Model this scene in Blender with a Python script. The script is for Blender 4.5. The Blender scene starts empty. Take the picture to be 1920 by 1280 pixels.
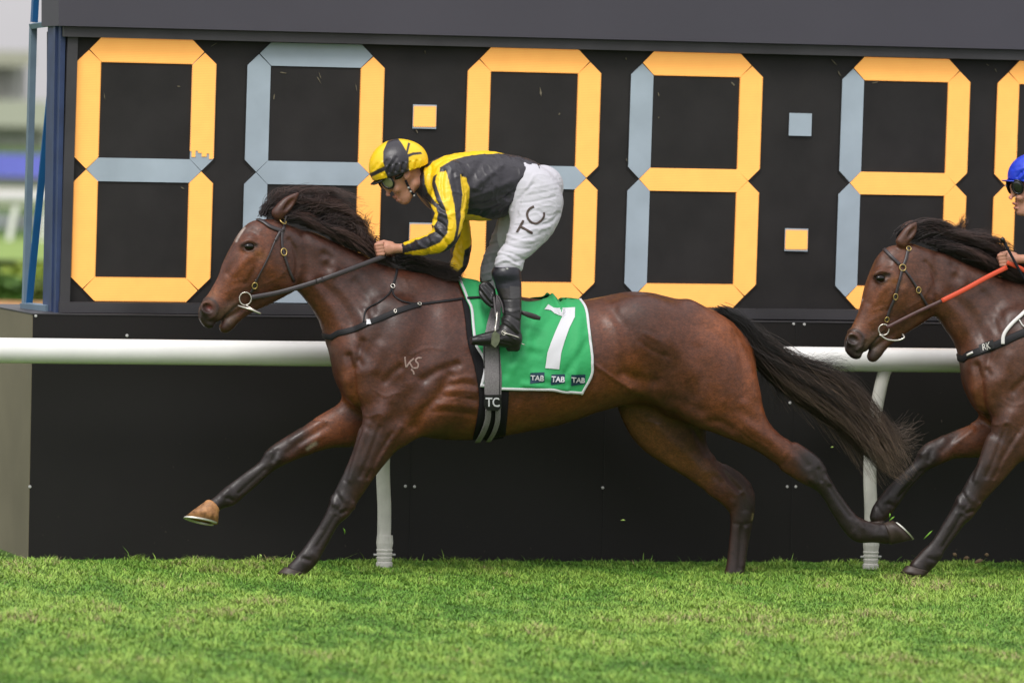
import bpy, math, random
import numpy as np
from mathutils import Matrix, Vector
from mathutils.bvhtree import BVHTree
random.seed(7); RNG = np.random.default_rng(7)
SC = bpy.context.scene
COL = SC.collection
# ---------------------------------------------------------------- camera
FPX = 10500.0                      # focal length in photo pixels (photo 1920 wide)
YAW, ROLL, PITCH = math.radians(17.5), 0.0225, math.atan(440/10500.0)
CAM_H = 2.38
ROT = (Matrix.Rotation(-YAW, 4, 'Z') @ Matrix.Rotation(math.pi/2-PITCH, 4, 'X') @ Matrix.Rotation(ROLL, 4, 'Z')).to_3x3()
R = np.array(ROT)
def rays(px, py):
    d = np.stack([(np.asarray(px, float)-960)/FPX, -(np.asarray(py, float)-640)/FPX, -np.ones_like(np.asarray(px, float))], -1)
    return d @ R.T
_r = rays(960, 1080)
CAM = -_r*(CAM_H/abs(_r[2]))
def P(px, py, Y=0.0):              # world point on the vertical plane y = Y seen at photo pixel px, py
    d = rays(px, py); return CAM + d*((Y-CAM[1])/d[..., 1:2] if np.ndim(px) else (Y-CAM[1])/d[1])
def proj(V):                       # world points -> photo pixels
    c = (V-CAM) @ R
    return 960+FPX*c[:, 0]/-c[:, 2], 640-FPX*c[:, 1]/-c[:, 2]
cam = bpy.data.cameras.new('camera'); camo = bpy.data.objects.new('camera', cam); COL.objects.link(camo)
camo.matrix_world = Matrix.Translation(CAM) @ ROT.to_4x4()
cam.sensor_width = 36; cam.lens = FPX/1920*36; cam.clip_start = 1; cam.clip_end = 3000
cam.dof.use_dof = True; cam.dof.focus_distance = 28.4; cam.dof.aperture_fstop = 2.4
SC.camera = camo
# ---------------------------------------------------------------- world, sun, exposure
w = bpy.data.worlds.new('World'); SC.world = w; w.use_nodes = True
SUN_EL, SUN_AZ = math.radians(52), math.radians(215)
nt = w.node_tree; bg = nt.nodes['Background']
sky = nt.nodes.new('ShaderNodeTexSky'); sky.sky_type = 'NISHITA'; sky.sun_disc = False
sky.sun_elevation = SUN_EL; sky.sun_rotation = SUN_AZ; sky.air_density = 1.0; sky.dust_density = 3.0
hs = nt.nodes.new('ShaderNodeHueSaturation'); hs.inputs['Saturation'].default_value = 0.22
mx = nt.nodes.new('ShaderNodeMix'); mx.data_type = 'RGBA'; mx.inputs[0].default_value = 0.62
mx.inputs[7].default_value = (9.3, 9.0, 9.3, 1)
nt.links.new(sky.outputs[0], hs.inputs['Color']); nt.links.new(hs.outputs[0], mx.inputs[6])
tcw = nt.nodes.new('ShaderNodeTexCoord'); sxyz = nt.nodes.new('ShaderNodeSeparateXYZ'); mrw = nt.nodes.new('ShaderNodeMapRange')
nt.links.new(tcw.outputs['Generated'], sxyz.inputs[0]); nt.links.new(sxyz.outputs['Z'], mrw.inputs[0])
mrw.inputs[1].default_value = 0; mrw.inputs[2].default_value = 1; mrw.inputs[3].default_value = .98; mrw.inputs[4].default_value = 2.0   # overcast sky: brighter overhead
vsw = nt.nodes.new('ShaderNodeVectorMath'); vsw.operation = 'SCALE'; nt.links.new(mx.outputs[2], vsw.inputs[0]); nt.links.new(mrw.outputs[0], vsw.inputs['Scale'])
nt.links.new(vsw.outputs[0], bg.inputs['Color']); bg.inputs['Strength'].default_value = 0.083
sl = bpy.data.lights.new('sun', 'SUN'); sl.energy = 1.4; sl.angle = math.radians(24); sl.color = (1, .965, .92)
so = bpy.data.objects.new('sun', sl); COL.objects.link(so)
_sd = Vector((math.sin(SUN_AZ)*math.cos(SUN_EL), math.cos(SUN_AZ)*math.cos(SUN_EL), math.sin(SUN_EL)))
so.rotation_euler = _sd.to_track_quat('Z', 'Y').to_euler(); so.location = (0, 0, 30)
SC.view_settings.view_transform = 'Standard'; SC.view_settings.look = 'None'
SC.view_settings.exposure = 0.3; SC.view_settings.gamma = 1
SC.cycles.max_bounces = 6; SC.cycles.diffuse_bounces = 3; SC.cycles.glossy_bounces = 3
# ---------------------------------------------------------------- materials
def srgb(r, g, b):
    f = lambda c: (c/255/12.92) if c <= 10 else ((c/255+.055)/1.055)**2.4
    return (f(r), f(g), f(b), 1)
MATS = {}
def mat(name, col=(.5, .5, .5, 1), rough=.6, spec=.5, metal=0, attr=None, noise=None, bump=None, coat=0, sheen=0, emit=0, sss=0, grain=None):
    """noise=(scale, amount) value variation; bump=(scale, strength, distance)"""
    if name in MATS: return MATS[name]
    m = bpy.data.materials.new(name); m.use_nodes = True; t = m.node_tree; b = t.nodes['Principled BSDF']
    b.inputs['Roughness'].default_value = rough; b.inputs['Specular IOR Level'].default_value = spec
    b.inputs['Metallic'].default_value = metal; b.inputs['Coat Weight'].default_value = coat
    b.inputs['Coat Roughness'].default_value = .25
    b.inputs['Sheen Weight'].default_value = sheen
    if sss: b.inputs['Subsurface Weight'].default_value = sss; b.inputs['Subsurface Radius'].default_value = (.02, .008, .005); b.inputs['Subsurface Scale'].default_value = .3
    tc = t.nodes.new('ShaderNodeTexCoord')
    if attr:
        a = t.nodes.new('ShaderNodeAttribute'); a.attribute_name = attr; src = a.outputs['Color']
    else:
        a = t.nodes.new('ShaderNodeRGB'); a.outputs[0].default_value = col; src = a.outputs[0]
    if noise:
        n = t.nodes.new('ShaderNodeTexNoise'); n.inputs['Scale'].default_value = noise[0]; n.inputs['Detail'].default_value = 6
        t.links.new(tc.outputs['Object'], n.inputs['Vector'])
        mr = t.nodes.new('ShaderNodeMapRange'); mr.inputs[1].default_value = .3; mr.inputs[2].default_value = .7
        mr.inputs[3].default_value = 1-noise[1]; mr.inputs[4].default_value = 1+noise[1]
        t.links.new(n.outputs[0], mr.inputs[0])
        vm = t.nodes.new('ShaderNodeVectorMath'); vm.operation = 'SCALE'
        t.links.new(src, vm.inputs[0]); t.links.new(mr.outputs[0], vm.inputs['Scale']); src = vm.outputs[0]
    if grain:                     # fine short-hair speckle and patchy gloss
        for sc_, am_, st_ in ((grain[0], grain[1], (.45, 1, 1)), (grain[0]*.33, grain[1]*.6, (.6, 1, 1))):
            n = t.nodes.new('ShaderNodeTexNoise'); n.inputs['Scale'].default_value = sc_; n.inputs['Detail'].default_value = 3; mp = t.nodes.new('ShaderNodeMapping'); mp.inputs['Scale'].default_value = st_; mp.inputs['Rotation'].default_value = (0, .6, 0)
            t.links.new(tc.outputs['Object'], mp.inputs['Vector']); t.links.new(mp.outputs[0], n.inputs['Vector'])
            mr = t.nodes.new('ShaderNodeMapRange'); mr.inputs[1].default_value = .3; mr.inputs[2].default_value = .7; mr.inputs[3].default_value = 1-am_; mr.inputs[4].default_value = 1+am_
            vm = t.nodes.new('ShaderNodeVectorMath'); vm.operation = 'SCALE'; t.links.new(n.outputs[0], mr.inputs[0]); t.links.new(src, vm.inputs[0]); t.links.new(mr.outputs[0], vm.inputs['Scale']); src = vm.outputs[0]
        n = t.nodes.new('ShaderNodeTexNoise'); n.inputs['Scale'].default_value = 11; n.inputs['Detail'].default_value = 4; t.links.new(tc.outputs['Object'], n.inputs['Vector'])
        mr = t.nodes.new('ShaderNodeMapRange'); mr.inputs[1].default_value = .35; mr.inputs[2].default_value = .65; mr.inputs[3].default_value = rough-.12; mr.inputs[4].default_value = rough+.14; t.links.new(n.outputs[0], mr.inputs[0]); t.links.new(mr.outputs[0], b.inputs['Roughness'])
    t.links.new(src, b.inputs['Base Color'])
    if emit:
        t.links.new(src, b.inputs['Emission Color']); b.inputs['Emission Strength'].default_value = emit
    if bump:
        n = t.nodes.new('ShaderNodeTexNoise'); n.inputs['Scale'].default_value = bump[0]; n.inputs['Detail'].default_value = 5
        mp = t.nodes.new('ShaderNodeMapping'); t.links.new(tc.outputs['Object'], mp.inputs['Vector'])
        if len(bump) > 3: mp.inputs['Scale'].default_value = bump[3]
        t.links.new(mp.outputs[0], n.inputs['Vector'])
        bp = t.nodes.new('ShaderNodeBump'); bp.inputs['Strength'].default_value = bump[1]; bp.inputs['Distance'].default_value = bump[2]
        t.links.new(n.outputs[0], bp.inputs['Height']); t.links.new(bp.outputs[0], b.inputs['Normal'])
    MATS[name] = m
    return m
# ---------------------------------------------------------------- object helpers
def tag(o, label=None, cat=None, group=None, kind=None):
    for k, v in (('label', label), ('category', cat), ('group', group), ('kind', kind)):
        if v: o[k] = v
    return o
def empty(name, loc=(0, 0, 0)):
    o = bpy.data.objects.new(name, None); COL.objects.link(o); o.location = loc; o.empty_display_size = .1
    return o
def mesh(name, V, F, m, parent=None, smooth=False, colors=None):
    me = bpy.data.meshes.new(name)
    V = np.asarray(V, np.float32)
    if isinstance(F, np.ndarray) and F.ndim == 2:
        n, k = F.shape
        me.vertices.add(len(V)); me.vertices.foreach_set('co', V.ravel())
        me.loops.add(n*k); me.loops.foreach_set('vertex_index', F.astype(np.int32).ravel())
        me.polygons.add(n); me.polygons.foreach_set('loop_start', np.arange(0, n*k, k, dtype=np.int32))
        me.update(calc_edges=True)
    else:
        me.from_pydata([tuple(map(float, v)) for v in V], [], [list(map(int, f)) for f in F])
    if smooth: me.polygons.foreach_set('use_smooth', np.ones(len(me.polygons), bool))
    if colors is not None:
        a = me.color_attributes.new('Col', 'FLOAT_COLOR', 'POINT')
        c = np.ones((len(V), 4), np.float32); c[:, :3] = colors
        a.data.foreach_set('color', c.ravel())
    me.materials.append(m)
    o = bpy.data.objects.new(name, me); COL.objects.link(o)
    if parent is not None:
        o.parent = parent
        root = parent.matrix_basis.translation.copy()
        pp = parent.parent
        while pp is not None: root += pp.matrix_basis.translation; pp = pp.parent
        o.location = -root            # geometry is written in world coordinates
    return o
class MB:
    def __init__(s): s.v = []; s.f = []
    def add(s, V, F):
        n = len(s.v); s.v += [tuple(map(float, v)) for v in V]; s.f += [[i+n for i in f] for f in F]; return s
    def box(s, lo, hi):
        x0, y0, z0 = lo; x1, y1, z1 = hi
        return s.add([(x0,y0,z0),(x1,y0,z0),(x1,y1,z0),(x0,y1,z0),(x0,y0,z1),(x1,y0,z1),(x1,y1,z1),(x0,y1,z1)],
                     [(0,3,2,1),(4,5,6,7),(0,1,5,4),(1,2,6,5),(2,3,7,6),(3,0,4,7)])
    def slab(s, pts, th):             # front polygon (world pts) given depth th along +y
        n = len(pts); V = list(pts)+[(p[0], p[1]+th, p[2]) for p in pts]
        F = [list(range(n)), list(range(2*n-1, n-1, -1))]+[[i, i+n, (i+1) % n+n, (i+1) % n] for i in range(n)]
        return s.add(V, F)
    def tube(s, pts, r, n=8, rb=None, cap=True, flat=1.0):
        pts = [Vector(p) for p in pts]; V = []; F = []
        rs = r if isinstance(r, (list, tuple)) else [r]*len(pts)
        up = Vector((0, 1, 0.02))
        for i, p in enumerate(pts):
            t = (pts[min(i+1, len(pts)-1)]-pts[max(i-1, 0)]).normalized()
            if abs(t.dot(up)) > .95: up = Vector((1, 0, 0.03))
            a = t.cross(up).normalized(); b = t.cross(a).normalized()
            for k in range(n):
                q = 2*math.pi*k/n
                V.append(p+a*math.cos(q)*rs[i]+b*math.sin(q)*rs[i]*flat)
        for i in range(len(pts)-1):
            for k in range(n):
                F.append((i*n+k, i*n+(k+1) % n, (i+1)*n+(k+1) % n, (i+1)*n+k))
        if cap: F.append(list(range(n))[::-1]); F.append([(len(pts)-1)*n+k for k in range(n)])
        return s.add(V, F)
    def build(s, name, m, parent=None, smooth=False):
        o = mesh(name, s.v, s.f, m, parent, smooth)
        return o
def spline(pts, n):
    pts = np.asarray(pts, float)
    if len(pts) == 2: return pts[0]+(pts[1]-pts[0])*np.linspace(0, 1, n)[:, None]
    q = np.vstack([2*pts[0]-pts[1], pts, 2*pts[-1]-pts[-2]])
    t = np.linspace(0, len(pts)-1-1e-9, n); i = t.astype(int); u = (t-i)[:, None]
    a, b, c, d = q[i], q[i+1], q[i+2], q[i+3]
    return .5*(2*b+(c-a)*u+(2*a-5*b+4*c-d)*u**2+(3*b-a-3*c+d)*u**3)
# ---------------------------------------------------------------- sculpting by distance field + surface nets
def boxblur(D, w, it=2):
    r = w//2
    for _ in range(it):
        for ax in range(3):
            if D.shape[ax] < w+2: continue
            c = np.cumsum(np.concatenate([np.zeros_like(np.take(D, [0], ax)), np.repeat(np.take(D, [0], ax), r, ax), D, np.repeat(np.take(D, [-1], ax), r, ax)], ax), axis=ax, dtype=np.float64)
            a = [slice(None)]*3; b = [slice(None)]*3; a[ax] = slice(w, None); b[ax] = slice(0, -w); D = ((c[tuple(a)]-c[tuple(b)])/w).astype(np.float32)
    return D
class Field:
    def __init__(s, lo, hi, h):
        s.lo = np.array(lo, np.float32); s.h = h
        s.n = np.ceil((np.array(hi)-np.array(lo))/h).astype(int)+1
        s.F = np.full(s.n, .2, np.float32)
        s.ax = [s.lo[i]+h*np.arange(s.n[i], dtype=np.float32) for i in range(3)]
    def box(s, lo, hi, m):
        i0 = np.clip(((np.array(lo)-m-s.lo)/s.h).astype(int), 0, s.n); i1 = np.clip(((np.array(hi)+m-s.lo)/s.h).astype(int)+2, 0, s.n)
        sl_ = tuple(slice(a, b) for a, b in zip(i0, i1))
        g = np.meshgrid(*[s.ax[k][sl_[k]] for k in range(3)], indexing='ij', sparse=True)
        return sl_, g
    def merge(s, sl_, d, k, sub=False):
        A = s.F[sl_]
        if A.size == 0: return
        if sub: d = -d
        if k <= 0: A[...] = np.maximum(A, d) if sub else np.minimum(A, d); return
        h = np.maximum(k-np.abs(A-d), 0)/k
        if sub: A[...] = np.maximum(A, d)+h*h*k*.25
        else: A[...] = np.minimum(A, d)-h*h*k*.25
    def chain(s, st, k=.03, sub=3, blur=3):
        """st rows: (cx,cy,cz,r,w,egg)"""
        st = np.array(st, float); n = (len(st)-1)*sub+1; S = spline(st, n); S[:, 3:5] = np.maximum(S[:, 3:5], .004)
        m = .05+k
        rm = S[:, 3:5].max(1)
        lo = (S[:, :3]-rm.max()).min(0); hi = (S[:, :3]+rm.max()).max(0)
        slT, gT = s.box(lo, hi, m); D = np.full([a.stop-a.start for a in slT], .5, np.float32)
        o = [a.start for a in slT]
        for i in range(n-1):
            a, b = S[i], S[i+1]; rr = max(rm[i], rm[i+1])
            sl_, (x, y, z) = s.box(np.minimum(a[:3], b[:3])-rr, np.maximum(a[:3], b[:3])+rr, m)
            ab = b[:3]-a[:3]; L = np.linalg.norm(ab)+1e-9; u = ab/L
            rx, ry, rz = x-a[0], y-a[1], z-a[2]
            tr = (rx*u[0]+ry*u[1]+rz*u[2])
            t = np.clip(tr/L, 0, 1); e = tr-t*L
            nn = np.array([u[2], 0, -u[0]]); nl = np.linalg.norm(nn); nn = nn/max(nl, 1e-6)
            if nn[2] > 0: nn = -nn
            if nl < .05: nn = np.array([0, 0, -1.])
            ds = rx*nn[0]+rz*nn[2]-t*(ab@nn)
            bb = np.cross(u, nn)
            dy = rx*bb[0]+ry*bb[1]+rz*bb[2]-t*(ab@bb)
            r = a[3]+(b[3]-a[3])*t; w_ = a[4]+(b[4]-a[4])*t; eg = a[5]+(b[5]-a[5])*t
            w_ = w_*(1+eg*np.clip(ds/r, -1, 1))
            A = ds/r; B = dy/w_; C = e/np.minimum(r, w_)
            q = np.sqrt(A*A+B*B+C*C)+1e-6
            g = np.sqrt((A/r)**2+(B/w_)**2+(C/np.minimum(r, w_))**2)+1e-6
            d = np.where(q < .25, -.9*np.minimum(r, w_), q*(q-1)/g)
            loc = tuple(slice(c.start-oo, c.stop-oo) for c, oo in zip(sl_, o))
            D[loc] = np.minimum(D[loc], d)
        if blur: D = boxblur(D, blur)
        s.merge(slT, D, k)
    def ell(s, c, rad, ang=0, k=.02, sub=False, tilt=0):
        """ellipsoid: centre, radii (in-plane x, y, in-plane z), ang rotates in the xz plane (deg, ccw seen from -y)"""
        rm = max(rad); c = np.array(c)
        sl_, (x, y, z) = s.box(c-rm, c+rm, .03+k)
        x = x-c[0]; y = y-c[1]; z = z-c[2]; ca, sa = math.cos(math.radians(ang)), math.sin(math.radians(ang))
        X = x*ca+z*sa; Z = -x*sa+z*ca
        if tilt:
            ct, st_ = math.cos(math.radians(tilt)), math.sin(math.radians(tilt)); y, Z = y*ct+Z*st_, -y*st_+Z*ct
        q = np.sqrt((X/rad[0])**2+(y/rad[1])**2+(Z/rad[2])**2)+1e-6
        g = np.sqrt((X/rad[0]**2)**2+(y/rad[1]**2)**2+(Z/rad[2]**2)**2)+1e-6
        d = np.where(q < .25, -.9*min(rad), q*(q-1)/g)
        s.merge(sl_, d.astype(np.float32), k, sub)
    def cap(s, a, b, ra, rb, k=.01, sub=False):
        a = np.array(a, float); b = np.array(b, float); rm = max(ra, rb)
        sl_, (x, y, z) = s.box(np.minimum(a, b)-rm, np.maximum(a, b)+rm, .02+k)
        ab = b-a; L2 = ab@ab+1e-12; t = np.clip(((x-a[0])*ab[0]+(y-a[1])*ab[1]+(z-a[2])*ab[2])/L2, 0, 1)
        d = np.sqrt((x-a[0]-t*ab[0])**2+(y-a[1]-t*ab[1])**2+(z-a[2]-t*ab[2])**2)-(ra+(rb-ra)*t)
        s.merge(sl_, d.astype(np.float32), k, sub)
    def cut(s, pt, nrm, k=.004):      # keep the side the normal points away from
        nrm = np.array(nrm, float); nrm /= np.linalg.norm(nrm)
        x, y, z = np.meshgrid(*s.ax, indexing='ij', sparse=True)
        d = (x-pt[0])*nrm[0]+(y-pt[1])*nrm[1]+(z-pt[2])*nrm[2]
        s.F = np.maximum(s.F, d.astype(np.float32))
    def nets(s, smooth=2):
        F = s.F; F[0] = F[-1] = .2; F[:, 0] = F[:, -1] = .2; F[:, :, 0] = F[:, :, -1] = .2
        S = F < 0; n = s.n
        c = [S[i:n[0]-1+i, j:n[1]-1+j, k:n[2]-1+k] for i in (0, 1) for j in (0, 1) for k in (0, 1)]
        a = c[0].copy(); o = c[0].copy()
        for q in c[1:]: a &= q; o |= q
        act = o & ~a; del a, o
        idx = np.argwhere(act); m = len(idx)
        ID = np.full(act.shape, -1, np.int32); ID[act] = np.arange(m)
        cv = np.empty((m, 8), np.float32); offs = [(i, j, k) for i in (0, 1) for j in (0, 1) for k in (0, 1)]
        for q, (i, j, k) in enumerate(offs): cv[:, q] = F[idx[:, 0]+i, idx[:, 1]+j, idx[:, 2]+k]
        acc = np.zeros((m, 3), np.float32); cnt = np.zeros(m, np.float32)
        for p in range(8):
            for ax in range(3):
                if offs[p][ax]: continue
                t2 = list(offs[p]); t2[ax] = 1; q = offs.index(tuple(t2))
                A, B = cv[:, p], cv[:, q]; sc = (A < 0) != (B < 0); t = np.where(sc, A/np.where(sc, A-B, 1), 0)
                pt = np.tile(np.array(offs[p], np.float32), (m, 1)); pt[:, ax] += t
                acc += pt*sc[:, None]; cnt += sc
        V = s.lo+s.h*(idx+acc/cnt[:, None])
        quads = []
        for ax in range(3):
            u, v = [(1, 2), (2, 0), (0, 1)][ax]
            sh = [slice(1, n[i]-1) for i in range(3)]
            lo_ = list(sh); hi_ = list(sh); lo_[ax] = slice(0, n[ax]-1); hi_[ax] = slice(1, n[ax])
            A = S[tuple(lo_)]; B = S[tuple(hi_)]; ch = A != B
            e = np.argwhere(ch); st = A[ch]
            for i in range(3):
                if i != ax: e[:, i] += 1
            def g(du, dv):
                f = e.copy(); f[:, u] -= du; f[:, v] -= dv; return ID[f[:, 0], f[:, 1], f[:, 2]]
            q = np.stack([g(1, 1), g(0, 1), g(0, 0), g(1, 0)], 1)
            q[~st] = q[~st][:, ::-1]
            quads.append(q)
        Q = np.vstack(quads); Q = Q[(Q >= 0).all(1)]
        V = V.astype(np.float64)
        for it in range(smooth): V = laplace(V, Q, .5); V = laplace(V, Q, -.42)
        return V, Q
def laplace(V, Q, f):
    a = Q.ravel(); b = np.roll(Q, -1, 1).ravel(); N = len(V)
    c = np.bincount(a, minlength=N)+np.bincount(b, minlength=N)
    out = np.empty_like(V)
    for k in range(3): out[:, k] = (np.bincount(a, V[b, k], N)+np.bincount(b, V[a, k], N))/np.maximum(c, 1)
    return V+f*(out-V)
def normals(V, Q):
    nn = np.cross(V[Q[:, 2]]-V[Q[:, 0]], V[Q[:, 3]]-V[Q[:, 1]]); N = len(V); o = np.zeros_like(V)
    for k in range(3):
        for j in range(4): o[:, k] += np.bincount(Q[:, j], nn[:, k], N)
    return o/np.maximum(np.linalg.norm(o, axis=1, keepdims=True), 1e-12)
def vnoise(V, sc, seed=0):
    r = np.random.default_rng(seed).uniform(-1, 1, (32, 32, 32)).astype(np.float32); q = V*sc; i = np.floor(q).astype(int); f = q-i; f = f*f*(3-2*f); o = 0
    for a in (0, 1):
        for b in (0, 1):
            for c in (0, 1):
                w_ = (f[:, 0] if a else 1-f[:, 0])*(f[:, 1] if b else 1-f[:, 1])*(f[:, 2] if c else 1-f[:, 2]); o = o+w_*r[(i[:, 0]+a) % 32, (i[:, 1]+b) % 32, (i[:, 2]+c) % 32]
    return o
def pdist(x, y, line):              # pixel distance of points to a polyline
    line = np.asarray(line, float)
    if len(line) == 1: return np.hypot(x-line[0][0], y-line[0][1])
    d = np.full(len(x), 1e9)
    for a, b in zip(line[:-1], line[1:]):
        ab = b-a; t = np.clip(((x-a[0])*ab[0]+(y-a[1])*ab[1])/(ab@ab+1e-9), 0, 1)
        d = np.minimum(d, np.hypot(x-a[0]-t*ab[0], y-a[1]-t*ab[1]))
    return d
def inside(x, y, poly):
    poly = np.asarray(poly, float); r = np.zeros(len(x), bool); j = len(poly)-1
    for i in range(len(poly)):
        xi, yi = poly[i]; xj, yj = poly[j]
        c = ((yi > y) != (yj > y)) & (x < (xj-xi)*(y-yi)/((yj-yi) if yj != yi else 1e-9)+xi); r ^= c; j = i
    return r
class Skin:
    """mesh arrays with side-view photo coordinates for sculpt strokes and coat patches (far side mirrored)"""
    def __init__(s, V, Q, ymid, base, zleg=-9):
        s.V, s.Q, s.ym = V, Q, ymid; s.N = normals(V, Q)
        W = V.copy(); W[:, 1] = np.where((V[:, 1] > ymid) & (V[:, 2] > zleg), 2*ymid-V[:, 1], V[:, 1]); s.x, s.y = proj(W)
        s.near = V[:, 1] < ymid
        s.C = np.tile(np.array(base, float)[:3], (len(V), 1)); s.D = np.zeros(len(V))
    def _m(s, yr): return np.ones(len(s.V), bool) if yr is None else ((s.V[:, 1]-s.ym > yr[0]) & (s.V[:, 1]-s.ym < yr[1]))
    def pts(s, line, mp, n=None):
        L = np.array([mp(*p) for p in line], float)
        return spline(L, 5*len(L)) if len(L) > 2 else L
    def stroke(s, line, wid, amp, yr=None, mp=lambda a, b: (a, b)):
        L = s.pts(line, mp)
        m = s._m(yr) & (s.x > L[:, 0].min()-3*wid) & (s.x < L[:, 0].max()+3*wid) & (s.y > L[:, 1].min()-3*wid) & (s.y < L[:, 1].max()+3*wid)
        d = pdist(s.x[m], s.y[m], L); s.D[m] += amp*np.exp(-(d/wid)**2)
    def paint(s, line, wid, col, op=1.0, yr=None, mp=lambda a, b: (a, b), hard=1.0):
        L = s.pts(line, mp); m = s._m(yr)
        d = pdist(s.x[m], s.y[m], L); a = (op*np.exp(-(d/wid)**(2*hard)))[:, None]; s.C[m] = s.C[m]*(1-a)+np.array(col)[:3]*a
    def fill(s, poly, col, yr=None, side=None, edge=1.2, mp=lambda a, b: (a, b)):
        poly = np.array([mp(*p) for p in poly], float)
        m = s._m(yr)
        if side == 'near': m &= s.near
        if side == 'far': m &= ~s.near
        x, y = s.x[m], s.y[m]; ins = inside(x, y, poly); d = pdist(x, y, np.vstack([poly, poly[:1]]))
        a = np.clip(.5+np.where(ins, d, -d)/edge, 0, 1)[:, None]; s.C[m] = s.C[m]*(1-a)+np.array(col)[:3]*a
    def apply(s):
        s.V = s.V+s.N*s.D[:, None]; s.D[:] = 0; s.N = normals(s.V, s.Q)
    def build(s, name, m, parent=None): return mesh(name, s.V, s.Q, m, parent, True, s.C)
def bvh_of(V, F): return BVHTree.FromPolygons([tuple(v) for v in V], [tuple(int(i) for i in f) for f in F])
def hit(bv, px, py):
    d = rays(px, py); d = d/np.linalg.norm(d)
    loc, n, i, dist = bv.ray_cast(Vector(CAM), Vector(d))
    return (np.array(loc), np.array(n)) if loc is not None else None
def strap(name, px, wid, m, parent, bv=None, off=.004, th=.003, n=40, taper=None, nrm=None, front=None):
    """ribbon laid on a surface (bv) through photo pixels, or free between 3-d points when px are 3-d"""
    px = np.array(px, float)
    if px.shape[1] == 2 and bv is not None:
        S = spline(px, n); pts = []; nr = []
        for a, b in S:
            h = hit(bv, a, b)
            if h is None: continue
            pts.append(h[0]); nr.append(h[1])
        if len(pts) < 3: print('STRAP MISS', name, px[0]); return None
        if front is not None:      # carry the band round the front of the chest
            p0 = pts[0]; ex = []
            for y in np.linspace(front, p0[1], 9)[:-1]:
                z = p0[2]-.02*(1-abs(y-p0[1])/abs(front-p0[1])*.3); l, n_, _i, _d = bv.ray_cast(Vector((p0[0]-.3, y, z)), Vector((1, 0, 0)))
                if l is not None: ex.append((np.array(l), np.array(n_)))
            pts = [e[0] for e in ex]+pts[1:]; nr = [e[1] for e in ex]+nr[1:]
        pts = np.array(pts); nr = np.array(nr)
        for _ in range(3):
            nr[1:-1] = (nr[:-2]+nr[1:-1]*2+nr[2:]); nr /= np.linalg.norm(nr, axis=1, keepdims=True)
        pts = pts+nr*off
    else:
        pts = spline(px, n); d = CAM-pts; nr = d/np.linalg.norm(d, axis=1, keepdims=True)
        if nrm is not None: nr = spline(nrm, n)
    t = np.gradient(pts, axis=0); t /= np.linalg.norm(t, axis=1, keepdims=True)
    s_ = np.cross(nr, t); s_ /= np.linalg.norm(s_, axis=1, keepdims=True)
    w_ = np.full(len(pts), wid/2)
    if taper: w_ = np.interp(np.linspace(0, 1, len(pts)), np.linspace(0, 1, len(taper)), np.array(taper)/2)
    w_ = w_[:, None]; up = np.cross(t, s_)
    ring = [pts-s_*w_+up*0, pts-s_*w_*.8+up*th, pts+s_*w_*.8+up*th, pts+s_*w_, pts+s_*w_*.9-up*th, pts-s_*w_*.9-up*th]
    V = np.stack(ring, 1).reshape(-1, 3); F = []; k = 6
    for i in range(len(pts)-1):
        for j in range(k): F.append((i*k+j, i*k+(j+1) % k, (i+1)*k+(j+1) % k, (i+1)*k+j))
    F.append(list(range(k))[::-1]); F.append([(len(pts)-1)*k+j for j in range(k)])
    return mesh(name, V, F, m, parent, True)
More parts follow.
